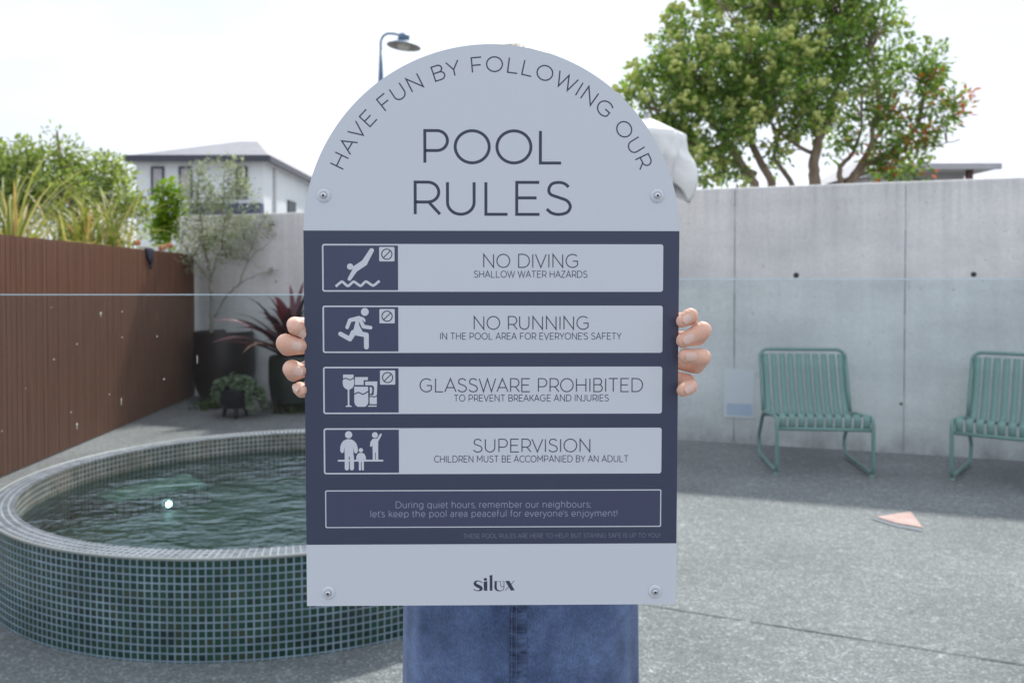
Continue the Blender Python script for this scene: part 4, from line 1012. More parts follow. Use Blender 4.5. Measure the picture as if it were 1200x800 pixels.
# ---- a monoline alphabet: strokes in units of cap height
def arc(cx, cy, rx, ry, a0, a1, n=14): return [(cx+rx*math.cos(R(a0+(a1-a0)*i/n)), cy+ry*math.sin(R(a0+(a1-a0)*i/n))) for i in range(n+1)]
def spl(P, n=6):
    P = [np.array(p, float) for p in P]; P = [2*P[0]-P[1]]+P+[2*P[-1]-P[-2]]; o = []
    for i in range(1, len(P)-2):
        for k in range(n):
            t = k/n; a, b, c, d = P[i-1:i+3]
            o.append(tuple(.5*((2*b)+(-a+c)*t+(2*a-5*b+4*c-d)*t*t+(-a+3*b-3*c+d)*t**3)))
    o.append(tuple(P[-2])); return o
XH = .735
G = {
'A': (.84, [[(0,0),(.42,1),(.84,0)], [(.135,.32),(.705,.32)]], 'dd'),
'B': (.64, [[(.36,.53),(0,.53),(0,1),(.36,1)]+arc(.36,.765,.23,.235,90,-90)[1:], [(0,.53),(0,0),(.38,0)]+arc(.38,.265,.26,.265,-90,90)[1:]+[(.34,.53)]], 'sr'),
'C': (.80, [arc(.48,.5,.48,.5,45,315,26)], 'rd'),
'D': (.80, [[(0,0),(0,1),(.31,1)]+arc(.31,.5,.49,.5,90,-90,22)[1:]+[(0,0),(0,.05)]], 'sr'),
'E': (.61, [[(.60,1),(0,1),(0,0),(.61,0)], [(0,.515),(.53,.515)]], 'se'),
'F': (.60, [[(.60,1),(0,1),(0,0)], [(0,.48),(.53,.48)]], 'se'),
'G': (.86, [arc(.48,.5,.48,.5,47,320,26)+[(.855,.19),(.855,.48),(.50,.48)]], 'rs'),
'H': (.72, [[(0,0),(0,1)], [(.72,0),(.72,1)], [(0,.515),(.72,.515)]], 'ss'),
'I': (0, [[(0,0),(0,1)]], 'ss'),
'J': (.42, [[(.42,1),(.42,.30)]+arc(.20,.27,.22,.27,0,-150)[1:]], 'ds'),
'K': (.64, [[(0,0),(0,1)], [(.61,1),(0,.34)], [(.215,.57),(.64,0)]], 'sd'),
'L': (.58, [[(0,1),(0,0),(.58,0)]], 'se'),
'M': (.86, [[(0,0),(0,1),(.43,.34),(.86,1),(.86,0)]], 'ss'),
'N': (.73, [[(0,0),(0,1),(.73,0),(.73,1)]], 'ss'),
'O': (.95, [arc(.475,.5,.475,.5,0,360,40)], 'rr'),
'P': (.63, [[(0,0),(0,1),(.34,1)]+arc(.34,.69,.29,.31,90,-90)[1:]+[(0,.38)]], 'sr'),
'R': (.65, [[(0,0),(0,1),(.34,1)]+arc(.34,.69,.29,.31,90,-90)[1:]+[(0,.38)], [(.36,.38),(.66,0)]], 'sd'),
'S': (.63, [spl([(.585,.86),(.47,.965),(.32,1.0),(.14,.955),(.055,.79),(.10,.63),(.32,.53),(.54,.43),(.63,.25),(.55,.07),(.34,0),(.14,.04),(0,.165)])], 'rr'),
'T': (.70, [[(0,1),(.70,1)], [(.35,1),(.35,0)]], 'ee'),
'U': (.71, [[(0,1),(0,.37)]+arc(.355,.37,.355,.37,180,360,18)[1:]+[(.71,1)]], 'ss'),
'V': (.80, [[(0,1),(.40,0),(.80,1)]], 'dd'),
'W': (1.24, [[(0,1),(.32,0),(.62,.98),(.92,0),(1.24,1)]], 'dd'),
'X': (.70, [[(0,0),(.68,1)], [(.02,1),(.70,0)]], 'dd'),
'Y': (.74, [[(0,1),(.37,.42),(.74,1)], [(.37,.42),(.37,0)]], 'dd'),
'Z': (.64, [[(.02,1),(.63,1),(0,0),(.64,0)]], 'ee'),
'a': (.46, [[(.46,0),(.46,.47)]+arc(.235,.47,.225,.265,0,140)[1:], [(.46,.43),(.22,.43)]+arc(.205,.215,.205,.215,90,270)[1:]+[(.28,.0),(.40,.06),(.46,.15)]], 'rs'),
'b': (.60, [[(0,0),(0,1.05)], arc(.30,XH/2,.30,XH/2,0,360,28)], 'sr'),
'c': (.54, [arc(.30,XH/2,.30,XH/2,42,318,22)], 'rd'),
'd': (.60, [[(.60,0),(.60,1.05)], arc(.30,XH/2,.30,XH/2,0,360,28)], 'rs'),
'e': (.58, [[(.01,.35),(.58,.35)]+arc(.295,XH/2,.29,XH/2,0,322,26)], 'rr'),
'f': (.34, [[(.12,0),(.12,.85)]+arc(.29,.86,.17,.19,180,75)[1:], [(0,.68),(.32,.68)]], 'dd'),
'g': (.60, [[(.60,XH),(.60,.02)]+arc(.30,.0,.30,.265,0,-145)[1:], arc(.30,XH/2,.30,XH/2,0,360,28)], 'rs'),
'h': (.53, [[(0,0),(0,1.05)], [(0,.42)]+arc(.265,.44,.265,.295,180,0)+[(.53,0)]], 'ss'),
'i': (0, [[(0,0),(0,XH)], [(0,.93),(0,1.01)]], 'ss'),
'j': (.14, [[(.14,XH),(.14,-.08)]+arc(0,-.08,.14,.18,0,-95)[1:], [(.14,.93),(.14,1.01)]], 'ds'),
'k': (.50, [[(0,0),(0,1.05)], [(.47,XH),(0,.26)], [(.17,.43),(.50,0)]], 'sd'),
'l': (0, [[(0,0),(0,1.05)]], 'ss'),
'm': (.92, [[(0,0),(0,XH)], [(0,.42)]+arc(.23,.45,.23,.285,180,0)+[(.46,0)], [(.46,.42)]+arc(.69,.45,.23,.285,180,0)+[(.92,0)]], 'ss'),
'n': (.53, [[(0,0),(0,XH)], [(0,.42)]+arc(.265,.44,.265,.295,180,0)+[(.53,0)]], 'ss'),
'o': (.60, [arc(.30,XH/2,.30,XH/2,0,360,28)], 'rr'),
'p': (.60, [[(0,-.27),(0,XH)], arc(.30,XH/2,.30,XH/2,0,360,28)], 'sr'),
'q': (.60, [[(.60,-.27),(.60,XH)], arc(.30,XH/2,.30,XH/2,0,360,28)], 'rs'),
'r': (.28, [[(0,0),(0,XH)], [(0,.42)]+arc(.27,.44,.27,.295,180,92)], 'sd'),
's': (.44, [spl([(.42,.66),(.33,.72),(.21,.735),(.09,.69),(.04,.56),(.10,.44),(.24,.385),(.38,.33),(.44,.19),(.37,.05),(.22,0),(.09,.03),(0,.10)])], 'rr'),
't': (.34, [[(.12,.93),(.12,.20)]+arc(.28,.19,.16,.19,180,290)[1:], [(0,.68),(.32,.68)]], 'dd'),
'u': (.53, [[(0,XH),(0,.30)]+arc(.265,.30,.265,.30,180,360)[1:], [(.53,XH),(.53,0)]], 'ss'),
'v': (.56, [[(0,XH),(.28,0),(.56,XH)]], 'dd'),
'y': (.56, [[(0,XH),(.28,.02)], [(.56,XH),(.25,-.08)]+spl([(.25,-.08),(.20,-.19),(.10,-.25),(0,-.22)])[1:]], 'dd'),
',': (0.03, [[(.03,.07),(.03,0),(0,-.13)]], 'dd'),
';': (0.03, [[(.03,.07),(.03,0),(0,-.13)], [(.03,.60),(.03,.68)]], 'dd'),
"'": (0, [[(0,1.0),(0,.76)]], 'dd'),
'!': (0, [[(0,1),(0,.28)], [(0,0),(0,.08)]], 'ss'),
}
SB = {'s': .115, 'r': .065, 'd': .012, 'e': .045}
def layout(txt, sw):
    """[(glyph, x)], total width in cap heights (ink edge to ink edge)"""
    x = 0; o = []; first = True; end = 0
    for c in txt:
        if c == ' ': x += .42; continue
        wd, st, sb = G[c]
        if not first: x += SB[sb[0]]
        o.append((c, x)); end = x+wd+sw; x = end+SB[sb[1]]; first = False
    return o, end
def put_text(ink, txt, x0, x1, z0, cap, sw):
    lay, tot = layout(txt, sw); sx = (x1-x0)/(tot*cap)
    for c, gx in lay:
        for st in G[c][1]:
            P = [(x0+(gx*sx)*cap+(sw/2+px*sx)*cap, z0+(sw/2+pz*(1-sw))*cap) for px, pz in st]
            cl = len(P) > 8 and np.hypot(P[0][0]-P[-1][0], P[0][1]-P[-1][1]) < 1e-4*cap
            ink.stroke(P, sw*cap, cl)
def put_arc(ink, txt, cx, cz, r, cap, sw, a0, a1):
    lay, tot = layout(txt, sw); total = R(a1-a0)*r; sx = total/(tot*cap)
    for c, gx in lay:
        wd = G[c][0]; mid = (gx+(wd+sw)/2)*sx*cap; an = R(a0)+mid/r
        for st in G[c][1]:
            P = []
            for px, pz in st:
                lx_ = (px-wd/2)*min(1.05, sx)*cap; lz_ = (sw/2+pz*(1-sw))*cap
                P.append((cx+(r+lz_)*math.sin(an)+lx_*math.cos(an), cz+(r+lz_)*math.cos(an)-lx_*math.sin(an)))
            cl = len(P) > 8 and np.hypot(P[0][0]-P[-1][0], P[0][1]-P[-1][1]) < 1e-4*cap
            ink.stroke(P, sw*cap, cl)

# board
AZ, AR = 400.5, 199.8
out_ = [(-199.8,.5),(199.8,.5)] + [(AR*math.cos(math.pi*k/72), AZ+AR*math.sin(math.pi*k/72)) for k in range(73)]
q = MB(); n_ = len(out_); TB = .0032
q.add([(x/1000,0,z/1000) for x,z in out_]+[(x/1000,TB,z/1000) for x,z in out_], [tuple(range(n_)), tuple(reversed(range(n_,2*n_)))])
bd = q.build('board', M_light, SG)
q = MB(); q.add([(x/1000,0,z/1000) for x,z in out_]+[(x/1000,TB,z/1000) for x,z in out_], [(i,n_+i,n_+(i+1)%n_,(i+1)%n_) for i in range(n_)])
q.build('cut_edge', M_edge, SG)
ik = INK(.10); ik.rrect(-199.75, 67.5, 199.75, 404.5); NAVY = ik.build('navy_panel', M_navyp, SG)
# heading
ik = INK(.10)
put_arc(ik, 'HAVE FUN BY FOLLOWING OUR', 0, AZ, 170.6, 16.6, .083, -66.8, 66.6); ik.build('lettering', M_ink, SG); ik = INK(.10)
put_text(ik, 'POOL', -72.6, 74.8, 474.6, 36.8, .085); ik.build('lettering', M_ink, SG); ik = INK(.10); put_text(ik, 'RULES', -83.0, 84.9, 420.4, 36.9, .085)
ik.build('lettering', M_ink, SG)
# rule panels
def rule(z0, z1, head, hx0, hx1, hz, hc, sub, sx0, sx1, sz, scp):
    a = INK(.22); a.rrect(-180.3, z0, 182.6, z1, 2.6); P = a.build('rule_panel', M_light, SG)
    a = INK(.34); a.rrect(-178.7, z0+1.6, -99.9, z1-1.6, 1.2, (0,1,1,0)); a.build('pictogram_field', M_navy2, P)
    a = INK(.34); put_text(a, head, hx0, hx1, hz, hc, .074); a.build('lettering', M_ink2, P)
    a = INK(.34); put_text(a, sub, sx0, sx1, sz, scp, .105); a.build('small_lettering', M_ink3, P)
    return P
r1_ = rule(339.8, 390.4, 'NO DIVING', -9.4, 91.6, 365.2, 15.0, 'SHALLOW WATER HAZARDS', -19.4, 101.6, 354.7, 7.6)
r2_ = rule(274.5, 325.0, 'NO RUNNING', -19.6, 103.2, 299.2, 14.8, 'IN THE POOL AREA FOR EVERYONE\'S SAFETY', -55.4, 138.5, 288.6, 7.6)
r3_ = rule(209.0, 259.7, 'GLASSWARE PROHIBITED', -77.5, 162.0, 232.2, 15.2, 'TO PREVENT BREAKAGE AND INJURIES', -41.0, 125.2, 222.2, 7.6)
r4_ = rule(144.0, 193.7, 'SUPERVISION', -20.5, 105.7, 167.2, 14.9, 'CHILDREN MUST BE ACCOMPANIED BY AN ADULT', -62.2, 146.8, 156.4, 7.6)
K_ = .0720
def conv(ox, oz, zt): return lambda x, y: (-180.3+(x-ox)*K_, zt-(y-oz)*K_)
def badge(P, c, x, y):
    a = INK(.46); p0 = c(x-113, y+106); p1 = c(x+113, y-106); a.rrect(p0[0], p0[1], p1[0], p1[1], 1.1); b = a.build('prohibition_badge', M_light, P)
    a = INK(.58); p = c(x, y); a.stroke([(p[0]+5.4*math.cos(2*math.pi*k/36), p[1]+5.4*math.sin(2*math.pi*k/36)) for k in range(36)], 1.05, True)
    a.stroke([c(x-50, y+52), c(x+50, y-48)], 1.0); a.build('prohibition_mark', M_ink, P)
def L(c, pts): return [c(*p) for p in pts]
# diver
c = conv(30, 60, 390.4); a = INK(.46)
a.caps(c(430,576), c(522,428), 26*K_, 38*K_).caps(c(520,424), c(655,335), 46*K_, 46*K_).caps(c(655,330), c(760,155), 44*K_, 34*K_)
a.disc(*c(442,393), 46*K_); a.stroke(spl(L(c, [(228,686),(305,622),(335,622),(392,672),(425,670),(480,622),(510,622),(578,670),(608,668),(662,618),(692,620),(765,668),(798,664),(874,602)]), 4), 37*K_)
a.build('pictogram', M_light, r1_); badge(r1_, c, 983, 210)
# runner
c = conv(38, 50, 325.0); a = INK(.46)
a.disc(*c(662,143), 58*K_)
a.caps(c(560,240), c(442,265), 34*K_, 28*K_).caps(c(440,268), c(400,372), 28*K_, 26*K_)
a.poly(L(c, [(528,250),(545,212),(575,202),(645,225),(672,262),(664,300),(628,262),(585,262),(572,300),(580,345),(605,395),(624,420),(614,455),(560,480),(478,478),(500,380),(520,300)]))
a.caps(c(596,268), c(640,358), 26*K_, 28*K_).caps(c(640,360), c(745,376), 28*K_, 27*K_)
a.caps(c(540,458), c(682,484), 36*K_, 36*K_).caps(c(682,486), c(682,662), 36*K_, 36*K_)
a.caps(c(492,450), c(440,545), 42*K_, 34*K_).caps(c(440,545), c(300,468), 34*K_, 32*K_)
a.build('pictogram', M_light, r2_); badge(r2_, c, 990, 206)
# glassware
c = conv(45, 50, 259.7); a = INK(.46)
a.poly(L(c, [(342,165),(495,165),(498,225),(506,280),(500,330),(478,365),(445,386),(432,390),(432,622),(466,634),(466,646),(376,646),(376,634),(408,622),(408,390),(395,386),(362,365),(340,330),(334,280),(340,225)]))
a.poly(L(c, [(515,203),(708,203),(708,248),(645,248),(645,320),(515,320)]))
a.poly(L(c, [(505,345),(710,345),(712,580),(700,615),(665,645),(550,645),(518,615),(505,580)]))
a.poly(L(c, [(668,268),(848,268),(838,490),(790,478),(800,380),(795,345),(770,325),(668,325)]))
a.poly(L(c, [(735,350),(762,352),(772,380),(768,430),(755,452),(735,452)])); a.poly(L(c, [(732,472),(800,470),(838,490),(838,606),(732,606)]))
a.poly(L(c, [(720,626),(835,626),(835,644),(702,644)]))
a.build('pictogram', M_light, r3_)
a = INK(.58)
a.stroke(spl(L(c, [(330,240),(375,220),(415,232),(450,242),(510,208)]), 5), 15*K_); a.stroke(spl(L(c, [(498,462),(560,432),(600,445),(640,456),(718,412)]), 5), 17*K_)
a.stroke(spl(L(c, [(728,496),(765,488),(800,500),(842,478)]), 5), 15*K_); a.build('pictogram_lines', M_navy2, r3_); badge(r3_, c, 1000, 210)
# adult and children
c = conv(58, 55, 193.7); a = INK(.46)
a.disc(*c(430,152), 54*K_)
a.poly(L(c, [(303,395),(305,330),(322,280),(352,242),(392,222),(430,216),(470,222),(510,242),(545,285),(562,340),(566,395),(548,430),(520,428),(508,395),(502,330),(498,480),(370,480),(366,330),(358,395),(350,420),(325,428)]))
for x in (400, 475): a.caps(c(x,475), c(x,655), 31*K_)
a.stroke([c(280,540), c(930,540)], 27*K_); a.disc(*c(278,540), 13*K_); a.disc(*c(930,540), 13*K_)
a.disc(*c(610,383), 32*K_); a.poly(L(c, [(540,530),(542,480),(560,440),(590,424),(630,424),(662,440),(682,480),(686,530),(656,530),(652,500),(648,560),(575,560),(572,500),(568,530)]))
for x in (594, 637): a.caps(c(x,550), c(x,672), 16*K_)
a.disc(*c(820,157), 44*K_); a.poly(L(c, [(745,320),(752,260),(785,214),(850,208),(868,250),(866,420),(785,420),(782,300),(772,330),(752,330)]))
a.caps(c(855,240), c(908,148), 18*K_, 14*K_); a.poly(L(c, [(785,415),(822,415),(822,530),(785,530)])); a.poly(L(c, [(832,415),(867,415),(867,530),(832,530)]))
a.build('pictogram', M_light, r4_)
# notice frame, footnote, maker's mark
a = INK(.22); x0, x1, z0, z1, t_ = -179.2, 182.8, 85.7, 126.6, 1.15
a.rrect(x0, z0, x1, z1, 1.6); NF = a.build('notice_frame', M_light, SG)
a = INK(.34); a.rrect(x0+t_, z0+t_, x1-t_, z1-t_, 1.0); a.build('notice_field', M_navy2, NF)
a = INK(.46); put_text(a, 'During quiet hours, remember our neighbours;', -103.6, 106.5, 107.0, 7.5, .095); a.build('lettering', M_inkl, NF); a = INK(.46); put_text(a, "let's keep the pool area peaceful for everyone's enjoyment!", -130.7, 135.2, 97.2, 7.5, .095); a.build('lettering', M_inkl, NF)
a = INK(.22); put_text(a, 'THESE POOL RULES ARE HERE TO HELP, BUT STAYING SAFE IS UP TO YOU!', -31.2, 181.8, 74.0, 5.0, .09); a.build('small_lettering', M_inkd, SG)
lx0, lz0, ls = -20.0, 16.6, 44.4/640       # the mark was read off at 640 units wide
lg = lambda x, y: (lx0+(x-268)*ls, lz0+(345-y)*ls)
def var(a, pts, ws, n=6):                    # stroke of changing width
    C = np.array(spl([(*p, w_) for p, w_ in zip(pts, ws)], n)) if True else None
    P = C[:, :2]; W_ = C[:, 2]; T = np.gradient(P, axis=0); T /= np.linalg.norm(T, axis=1)[:,None]; Nn = np.stack([-T[:,1], T[:,0]], 1)
    Lf = P+Nn*W_[:,None]/2; Rg = P-Nn*W_[:,None]/2; y = a.lev(); m = len(P)
    pts_ = [lg(*p) for p in Lf]+[lg(*p) for p in Rg]
    a.m.add([(x/1000,y,z/1000) for x,z in pts_], [(i,i+1,m+i+1,m+i) for i in range(m-1)])
a = INK(.10)
var(a, [(402,222),(375,202),(335,192),(298,208),(290,240),(325,268),(372,292),(388,322),(352,346),(310,346),(268,325)], [14,12,16,30,44,50,50,42,18,12,14])
a.disc(*lg(452,168), 26*ls, rz=23*ls); a.poly([lg(*p) for p in ((424,208),(482,196),(482,348),(430,348))])
a.poly([lg(*p) for p in ((510,112),(562,96),(562,348),(520,348),(520,122),(510,122))])
var(a, [(612,202),(612,240),(612,300),(632,338),(682,352),(728,336),(742,290),(742,204)], [34,34,36,26,12,9,9,9])
var(a, [(590,202),(640,202)], [9,9]); var(a, [(655,205),(685,202),(690,240),(696,282),(716,288),(742,270)], [8,8,8,8,8,8]); var(a, [(720,204),(745,204)], [8,8])
a.poly([lg(*p) for p in ((762,196),(826,192),(908,342),(850,348))]); a.stroke([lg(762,345), lg(903,192)], 9*ls)
a.build('maker_mark', M_ink, SG)
# fixings
for x, z in ((-177.9,441.4),(175.6,441.9),(-176.6,15.0),(176.9,14.8)):
    wsh = MB().lathe([(7.4e-3,0),(6.9e-3,.0005),(5.6e-3,.0010),(4.4e-3,.0012),(4.2e-3,.0009),(2.9e-3,.0009)], n=28).build('screw', M_clear, SG, smooth='auto')
    hd = MB().lathe([(3.0e-3,.0008),(2.9e-3,.0028),(2.3e-3,.0034),(1.3e-3,.0035),(1.2e-3,.0026)], n=20).build('screw_head', M_screw, wsh, smooth='auto')
    MB().lathe([(1.22e-3,.0027),(.0001,.0025)], n=10).build('socket', M_dark, wsh)
    wsh.location = (x/1000, -.0004, z/1000); wsh.rotation_euler = (R(90), 0, 0)

# ================================================================== THE PERSON
M_skin = mat('skin', (.69,.41,.30), .45, (.76,.48,.37), 55, 3, bump=.3, bscale=330, bdist=.0012, sss=.25)
M_nail = mat('nail', (.76,.49,.42), .2, sss=.25)
M_hair = mat('brown_hair', (.055,.032,.020), .5, (.11,.065,.038), 30, 3, (1,1,.1), .5, 120, .004)
M_shirt = mat('plain_top', (.55,.55,.56), .8, (.62,.62,.62), 4, bump=.15, bscale=200)
M_shoe = mat('shoe', (.06,.055,.05), .6)
M_eye = mat('eye_white', (.8,.78,.75), .2); M_iris = mat('iris', (.05,.03,.02), .2)
PX_, PY_ = .006, 1.20
def remesh(mb, name, mat_, parent, vox, smooth=4, fac=.5):
    me = bpy.data.meshes.new('tmp'); me.from_pydata(mb.v, [], mb.f); me.update()
    o = bpy.data.objects.new('tmp', me); COL.objects.link(o)
    r_ = o.modifiers.new('r', 'REMESH'); r_.mode = 'VOXEL'; r_.voxel_size = vox; r_.use_smooth_shade = True
    s_ = o.modifiers.new('s', 'SMOOTH'); s_.iterations = smooth; s_.factor = fac
    dg = bpy.context.evaluated_depsgraph_get(); dg.update()
    m2 = bpy.data.meshes.new_from_object(o.evaluated_get(dg)); m2.name = name
    bpy.data.objects.remove(o, do_unlink=True); bpy.data.meshes.remove(me)
    m2.materials.clear(); m2.materials.append(mat_); m2.polygons.foreach_set('use_smooth', [True]*len(m2.polygons))
    o2 = bpy.data.objects.new(name, m2); COL.objects.link(o2)
    if parent: o2.parent = parent
    return o2
YS = .8965
def hp(px, py, dy): return at(px, py, YS+dy)
mm = .91e-3
hands = {
 'a': [ # tip, dip, pip, mcp (pixel x, pixel y, depth behind the sign face), radii in px
  ([(353,388,.001),(347,383,-.003),(345,380,.026),(371,382,.062)], [8.3,10.2,9.5,10]),
  ([(351,405,-.001),(335,402,-.004),(337,407,.026),(371,404,.066)], [9.3,11.6,10.5,10]),
  ([(350,434,-.001),(342,432,-.003),(344,438,.026),(371,426,.064)], [9.4,10.8,9.5,10]),
  ([(353,457,.000),(351,455,.003),(354,458,.026),(372,447,.056)], [7.6,8.2,8.5,9])],
 'b': [
  ([(800,376,-.009),(809,370,-.006),(809,373,.026),(780,378,.062)], [8,9.4,9,10]),
  ([(801,399,-.010),(823,387,-.007),(818,396,.030),(780,398,.066)], [8.8,10.8,9.5,10]),
  ([(803,417,-.010),(823,418,-.007),(816,429,.030),(780,420,.064)], [8.7,10.2,9.5,10]),
  ([(801,457,-.010),(809,453,-.006),(806,446,.030),(780,440,.056)], [8.2,8.8,8.5,9])]}
B = MB()
nails = []; FING = []
wrist = {'a': Vector((-.196, YS+.125, 1.118)), 'b': Vector((.160, YS+.125, 1.118))}
for h, fs_ in hands.items():
    W_ = wrist[h]; mc = []
    for ch_, rr in fs_:
        P = [hp(*c_) for c_ in ch_]
        FB = MB()
        for i in range(3): FB.cone(P[i], P[i+1], rr[i]*mm, rr[i+1]*mm, 22)
        FB.cone(P[3], W_ + (P[3]-W_)*.35, rr[3]*mm, .015, 16); FING.append((FB, P))
        mc.append(P[3]); B.cone(W_ + (P[3]-W_)*.8, W_ + (P[3]-W_)*.12, .0095, .018, 16)
        nails.append((P[0], P[1], rr[0]*mm, rr[1]*mm))
    mc = [W_+(m_-W_)*.8 for m_ in mc]
    for i in range(3): B.cone(mc[i], mc[i+1], .011, .011)
    B.cone((mc[1]+mc[2])/2, W_, .017, .021)
    s_ = 1 if h == 'a' else -1
    ti = Vector((W_.x+.048*s_, YS+.0155, W_.z+.088)); j1 = Vector((W_.x+.034*s_, YS+.030, W_.z+.062)); j0 = Vector((W_.x+.014*s_, YS+.078, W_.z+.036))
    B.cone(ti, j1, .0095, .011).cone(j1, j0, .011, .014).cone(j0, W_, .015, .020)
    el = Vector((PX_+(-.195 if h == 'a' else .175), 1.16, .985)); sh = Vector((PX_+(-.165 if h == 'a' else .165), PY_+.01, 1.285))
    B.cone(W_, W_+(el-W_)*.3, .0245, .031).cone(W_+(el-W_)*.3, el, .031, .036).cone(el, sh, .038, .047)
# trunk, neck, head, legs
V_ = lambda x, y, z: Vector((PX_+x, PY_+y, z))
B.cone(V_(-.10,.01,1.275), V_(.10,.01,1.275), .062, .062); B.ball(V_(0,0,1.17), (.15,.10,.15)); B.ball(V_(0,0,1.03), (.125,.088,.14)); B.ball(V_(0,.01,.86), (.132,.088,.13))
for s_ in (-1, 1): B.ball(V_(.062*s_,-.075,1.175), (.052,.045,.052))
B.cone(V_(0,.015,1.27), V_(0,.0,1.39), .056, .050)
B.ball(V_(0,.012,1.485), (.072,.092,.088)); B.ball(V_(0,-.028,1.435), (.058,.062,.072)); B.ball(V_(0,-.058,1.388), (.030,.030,.022))
B.cone(V_(0,-.083,1.475), V_(0,-.106,1.442), .008, .0125); B.ball(V_(0,-.088,1.437), (.018,.012,.009))
B.ball(V_(0,-.087,1.412), (.022,.010,.006)); B.ball(V_(0,-.085,1.402), (.018,.010,.007))
for s_ in (-1, 1):
    B.cone(V_(.017*s_,-.075,1.479), V_(.043*s_,-.067,1.478), .0042, .004); B.cone(V_(.018*s_,-.073,1.461), V_(.042*s_,-.066,1.462), .004, .004)
    B.cone(V_(.016*s_,-.079,1.489), V_(.044*s_,-.068,1.488), .0075, .006); B.ball(V_(.074*s_,.01,1.452), (.010,.018,.030)); B.ball(V_(.038*s_,-.062,1.44), (.022,.022,.020))
    B.cone(V_(.068*s_,0,.84), V_(.072*s_,-.01,.47), .066, .048); B.cone(V_(.075*s_,-.01,.47), V_(.078*s_,.02,.30), .050, .050); B.cone(V_(.078*s_,.02,.30), V_(.08*s_,.02,.08), .050, .032); B.cone(V_(.08*s_,.02,.06), V_(.088*s_,-.11,.035), .034, .026)
PER = remesh(B, 'person', M_skin, None, .0034, 5, .5)
import bmesh
bm = bmesh.new(); bm.from_mesh(PER.data)
for FB, P in FING:
    t_ = remesh(FB, 'tmp', M_skin, None, .0013, 6, .5)
    ax = (P[1]-P[0]).normalized()                     # creases of the end joint and a slight waist behind the nail
    for v in t_.data.vertices:
        d = (v.co-P[1]); a_ = d.dot(ax); rad_ = d - ax*a_
        if abs(a_) < .010 and v.co.y < P[1].y+.006 and rad_.length > 1e-6:
            v.co -= rad_.normalized()*(.00055*max(0, math.cos(a_*math.pi/.0026))**3*math.exp(-(a_/.005)**2))
        b_ = a_ + .011
        if abs(b_) < .006: v.co -= rad_.normalized()*.0005*math.exp(-(b_/.003)**2)
    t_.data.update(); bm.from_mesh(t_.data); bpy.data.objects.remove(t_, do_unlink=True)
bm.to_mesh(PER.data); bm.free(); PER.data.polygons.foreach_set('use_smooth', [True]*len(PER.data.polygons))
tag(PER, 'person in a blue denim skirt holding the pool rules sign up before face and chest', 'person')
for (t_, d_, r0, r1) in nails:
    ax = (d_-t_); ln = ax.length; ax.normalize(); c_ = t_ + ax*min(.0035, ln*.3)
    v_ = Vector((0,-1,0)); nrm_ = (v_ - ax*v_.dot(ax)).normalized(); sd = nrm_.cross(ax)
    r_ = (r0*.75+r1*.25)
    q = MB(); vv = []; nu, nv = 17, 15
    for i in range(nv):
        u = i/(nv-1)*2-1
        for k in range(nu):
            s_ = k/(nu-1)*2-1; lim = math.sqrt(max(0, 1-abs(u)**3.2)); an = s_*lim*.56
            vv.append(c_ + ax*(u*.0066) + nrm_*((r_*.98+.0005)*math.cos(an)-.0004) + sd*(r_*math.sin(an)))
    q.add(vv, [(i*nu+k, i*nu+k+1, (i+1)*nu+k+1, (i+1)*nu+k) for i in range(nv-1) for k in range(nu-1)])
    o = q.build('fingernail', M_nail, PER, smooth=True); so = o.modifiers.new('t', 'SOLIDIFY'); so.thickness = .0009; so.offset = 0
for s_ in (-1, 1):
    e = MB().ball(V_(.030*s_,-.0615,1.470), .0115, 16, 10).build('eye', M_eye, PER, smooth=True); MB().ball(V_(.030*s_,-.0718,1.470), (.0050,.0022,.0050), 12, 8).build('iris', M_iris, e, smooth=True)
    q = MB(); q.cone(V_(.081*s_,.045,.032), V_(.092*s_,-.125,.028), .036, .030)
    o = remesh(q, 'shoe', M_shoe, PER, .006, 2)
# hair: cap over the skull with length down the back
H = MB(); H.ball(V_(0,.026,1.497), (.084,.094,.086)); H.ball(V_(0,-.008,1.532), (.076,.086,.050)); H.ball(V_(0,.075,1.40), (.080,.05,.12)); H.ball(V_(0,.085,1.29), (.085,.04,.11))
for s_ in (-1, 1): H.cone(V_(.076*s_,.02,1.47), V_(.085*s_,.03,1.30), .018, .022)
HAIR = remesh(H, 'hair', M_hair, PER, .006, 3)
q = MB()
for i in range(22):                                   # flyaway strands at the crown
    a = random.uniform(-.7,.7); x = .06*math.sin(a)+random.gauss(0,.006); y = random.uniform(-.01,.06)
    z = 1.578-abs(x)*.35; hgt = random.uniform(.001,.006); dx = random.gauss(.008,.008)
    q.tube([(PX_+x, PY_+y, z-.02), (PX_+x+dx*.3, PY_+y, z+hgt*.6), (PX_+x+dx, PY_+y-.006, z+hgt), (PX_+x+dx*2, PY_+y-.012, z+hgt*.6)], [.0006,.0005,.0004,.0002], 5)
q.build('strands', M_hair, HAIR, smooth=True)
T = MB(); T.cone(V_(-.105,.01,1.272), V_(.105,.01,1.272), .070, .070); T.ball(V_(0,0,1.17), (.158,.108,.155)); T.ball(V_(0,0,1.03), (.136,.098,.15)); T.ball(V_(0,.004,.94), (.128,.094,.07))
for s_ in (-1, 1): T.ball(V_(.062*s_,-.080,1.175), (.056,.046,.056)); T.cone(V_(.163*s_,.01,1.283), V_((.19 if s_ > 0 else .195)*s_*.95,-.015,1.12), .061, .053)
remesh(T, 'top', M_shirt, PER, .006, 5)
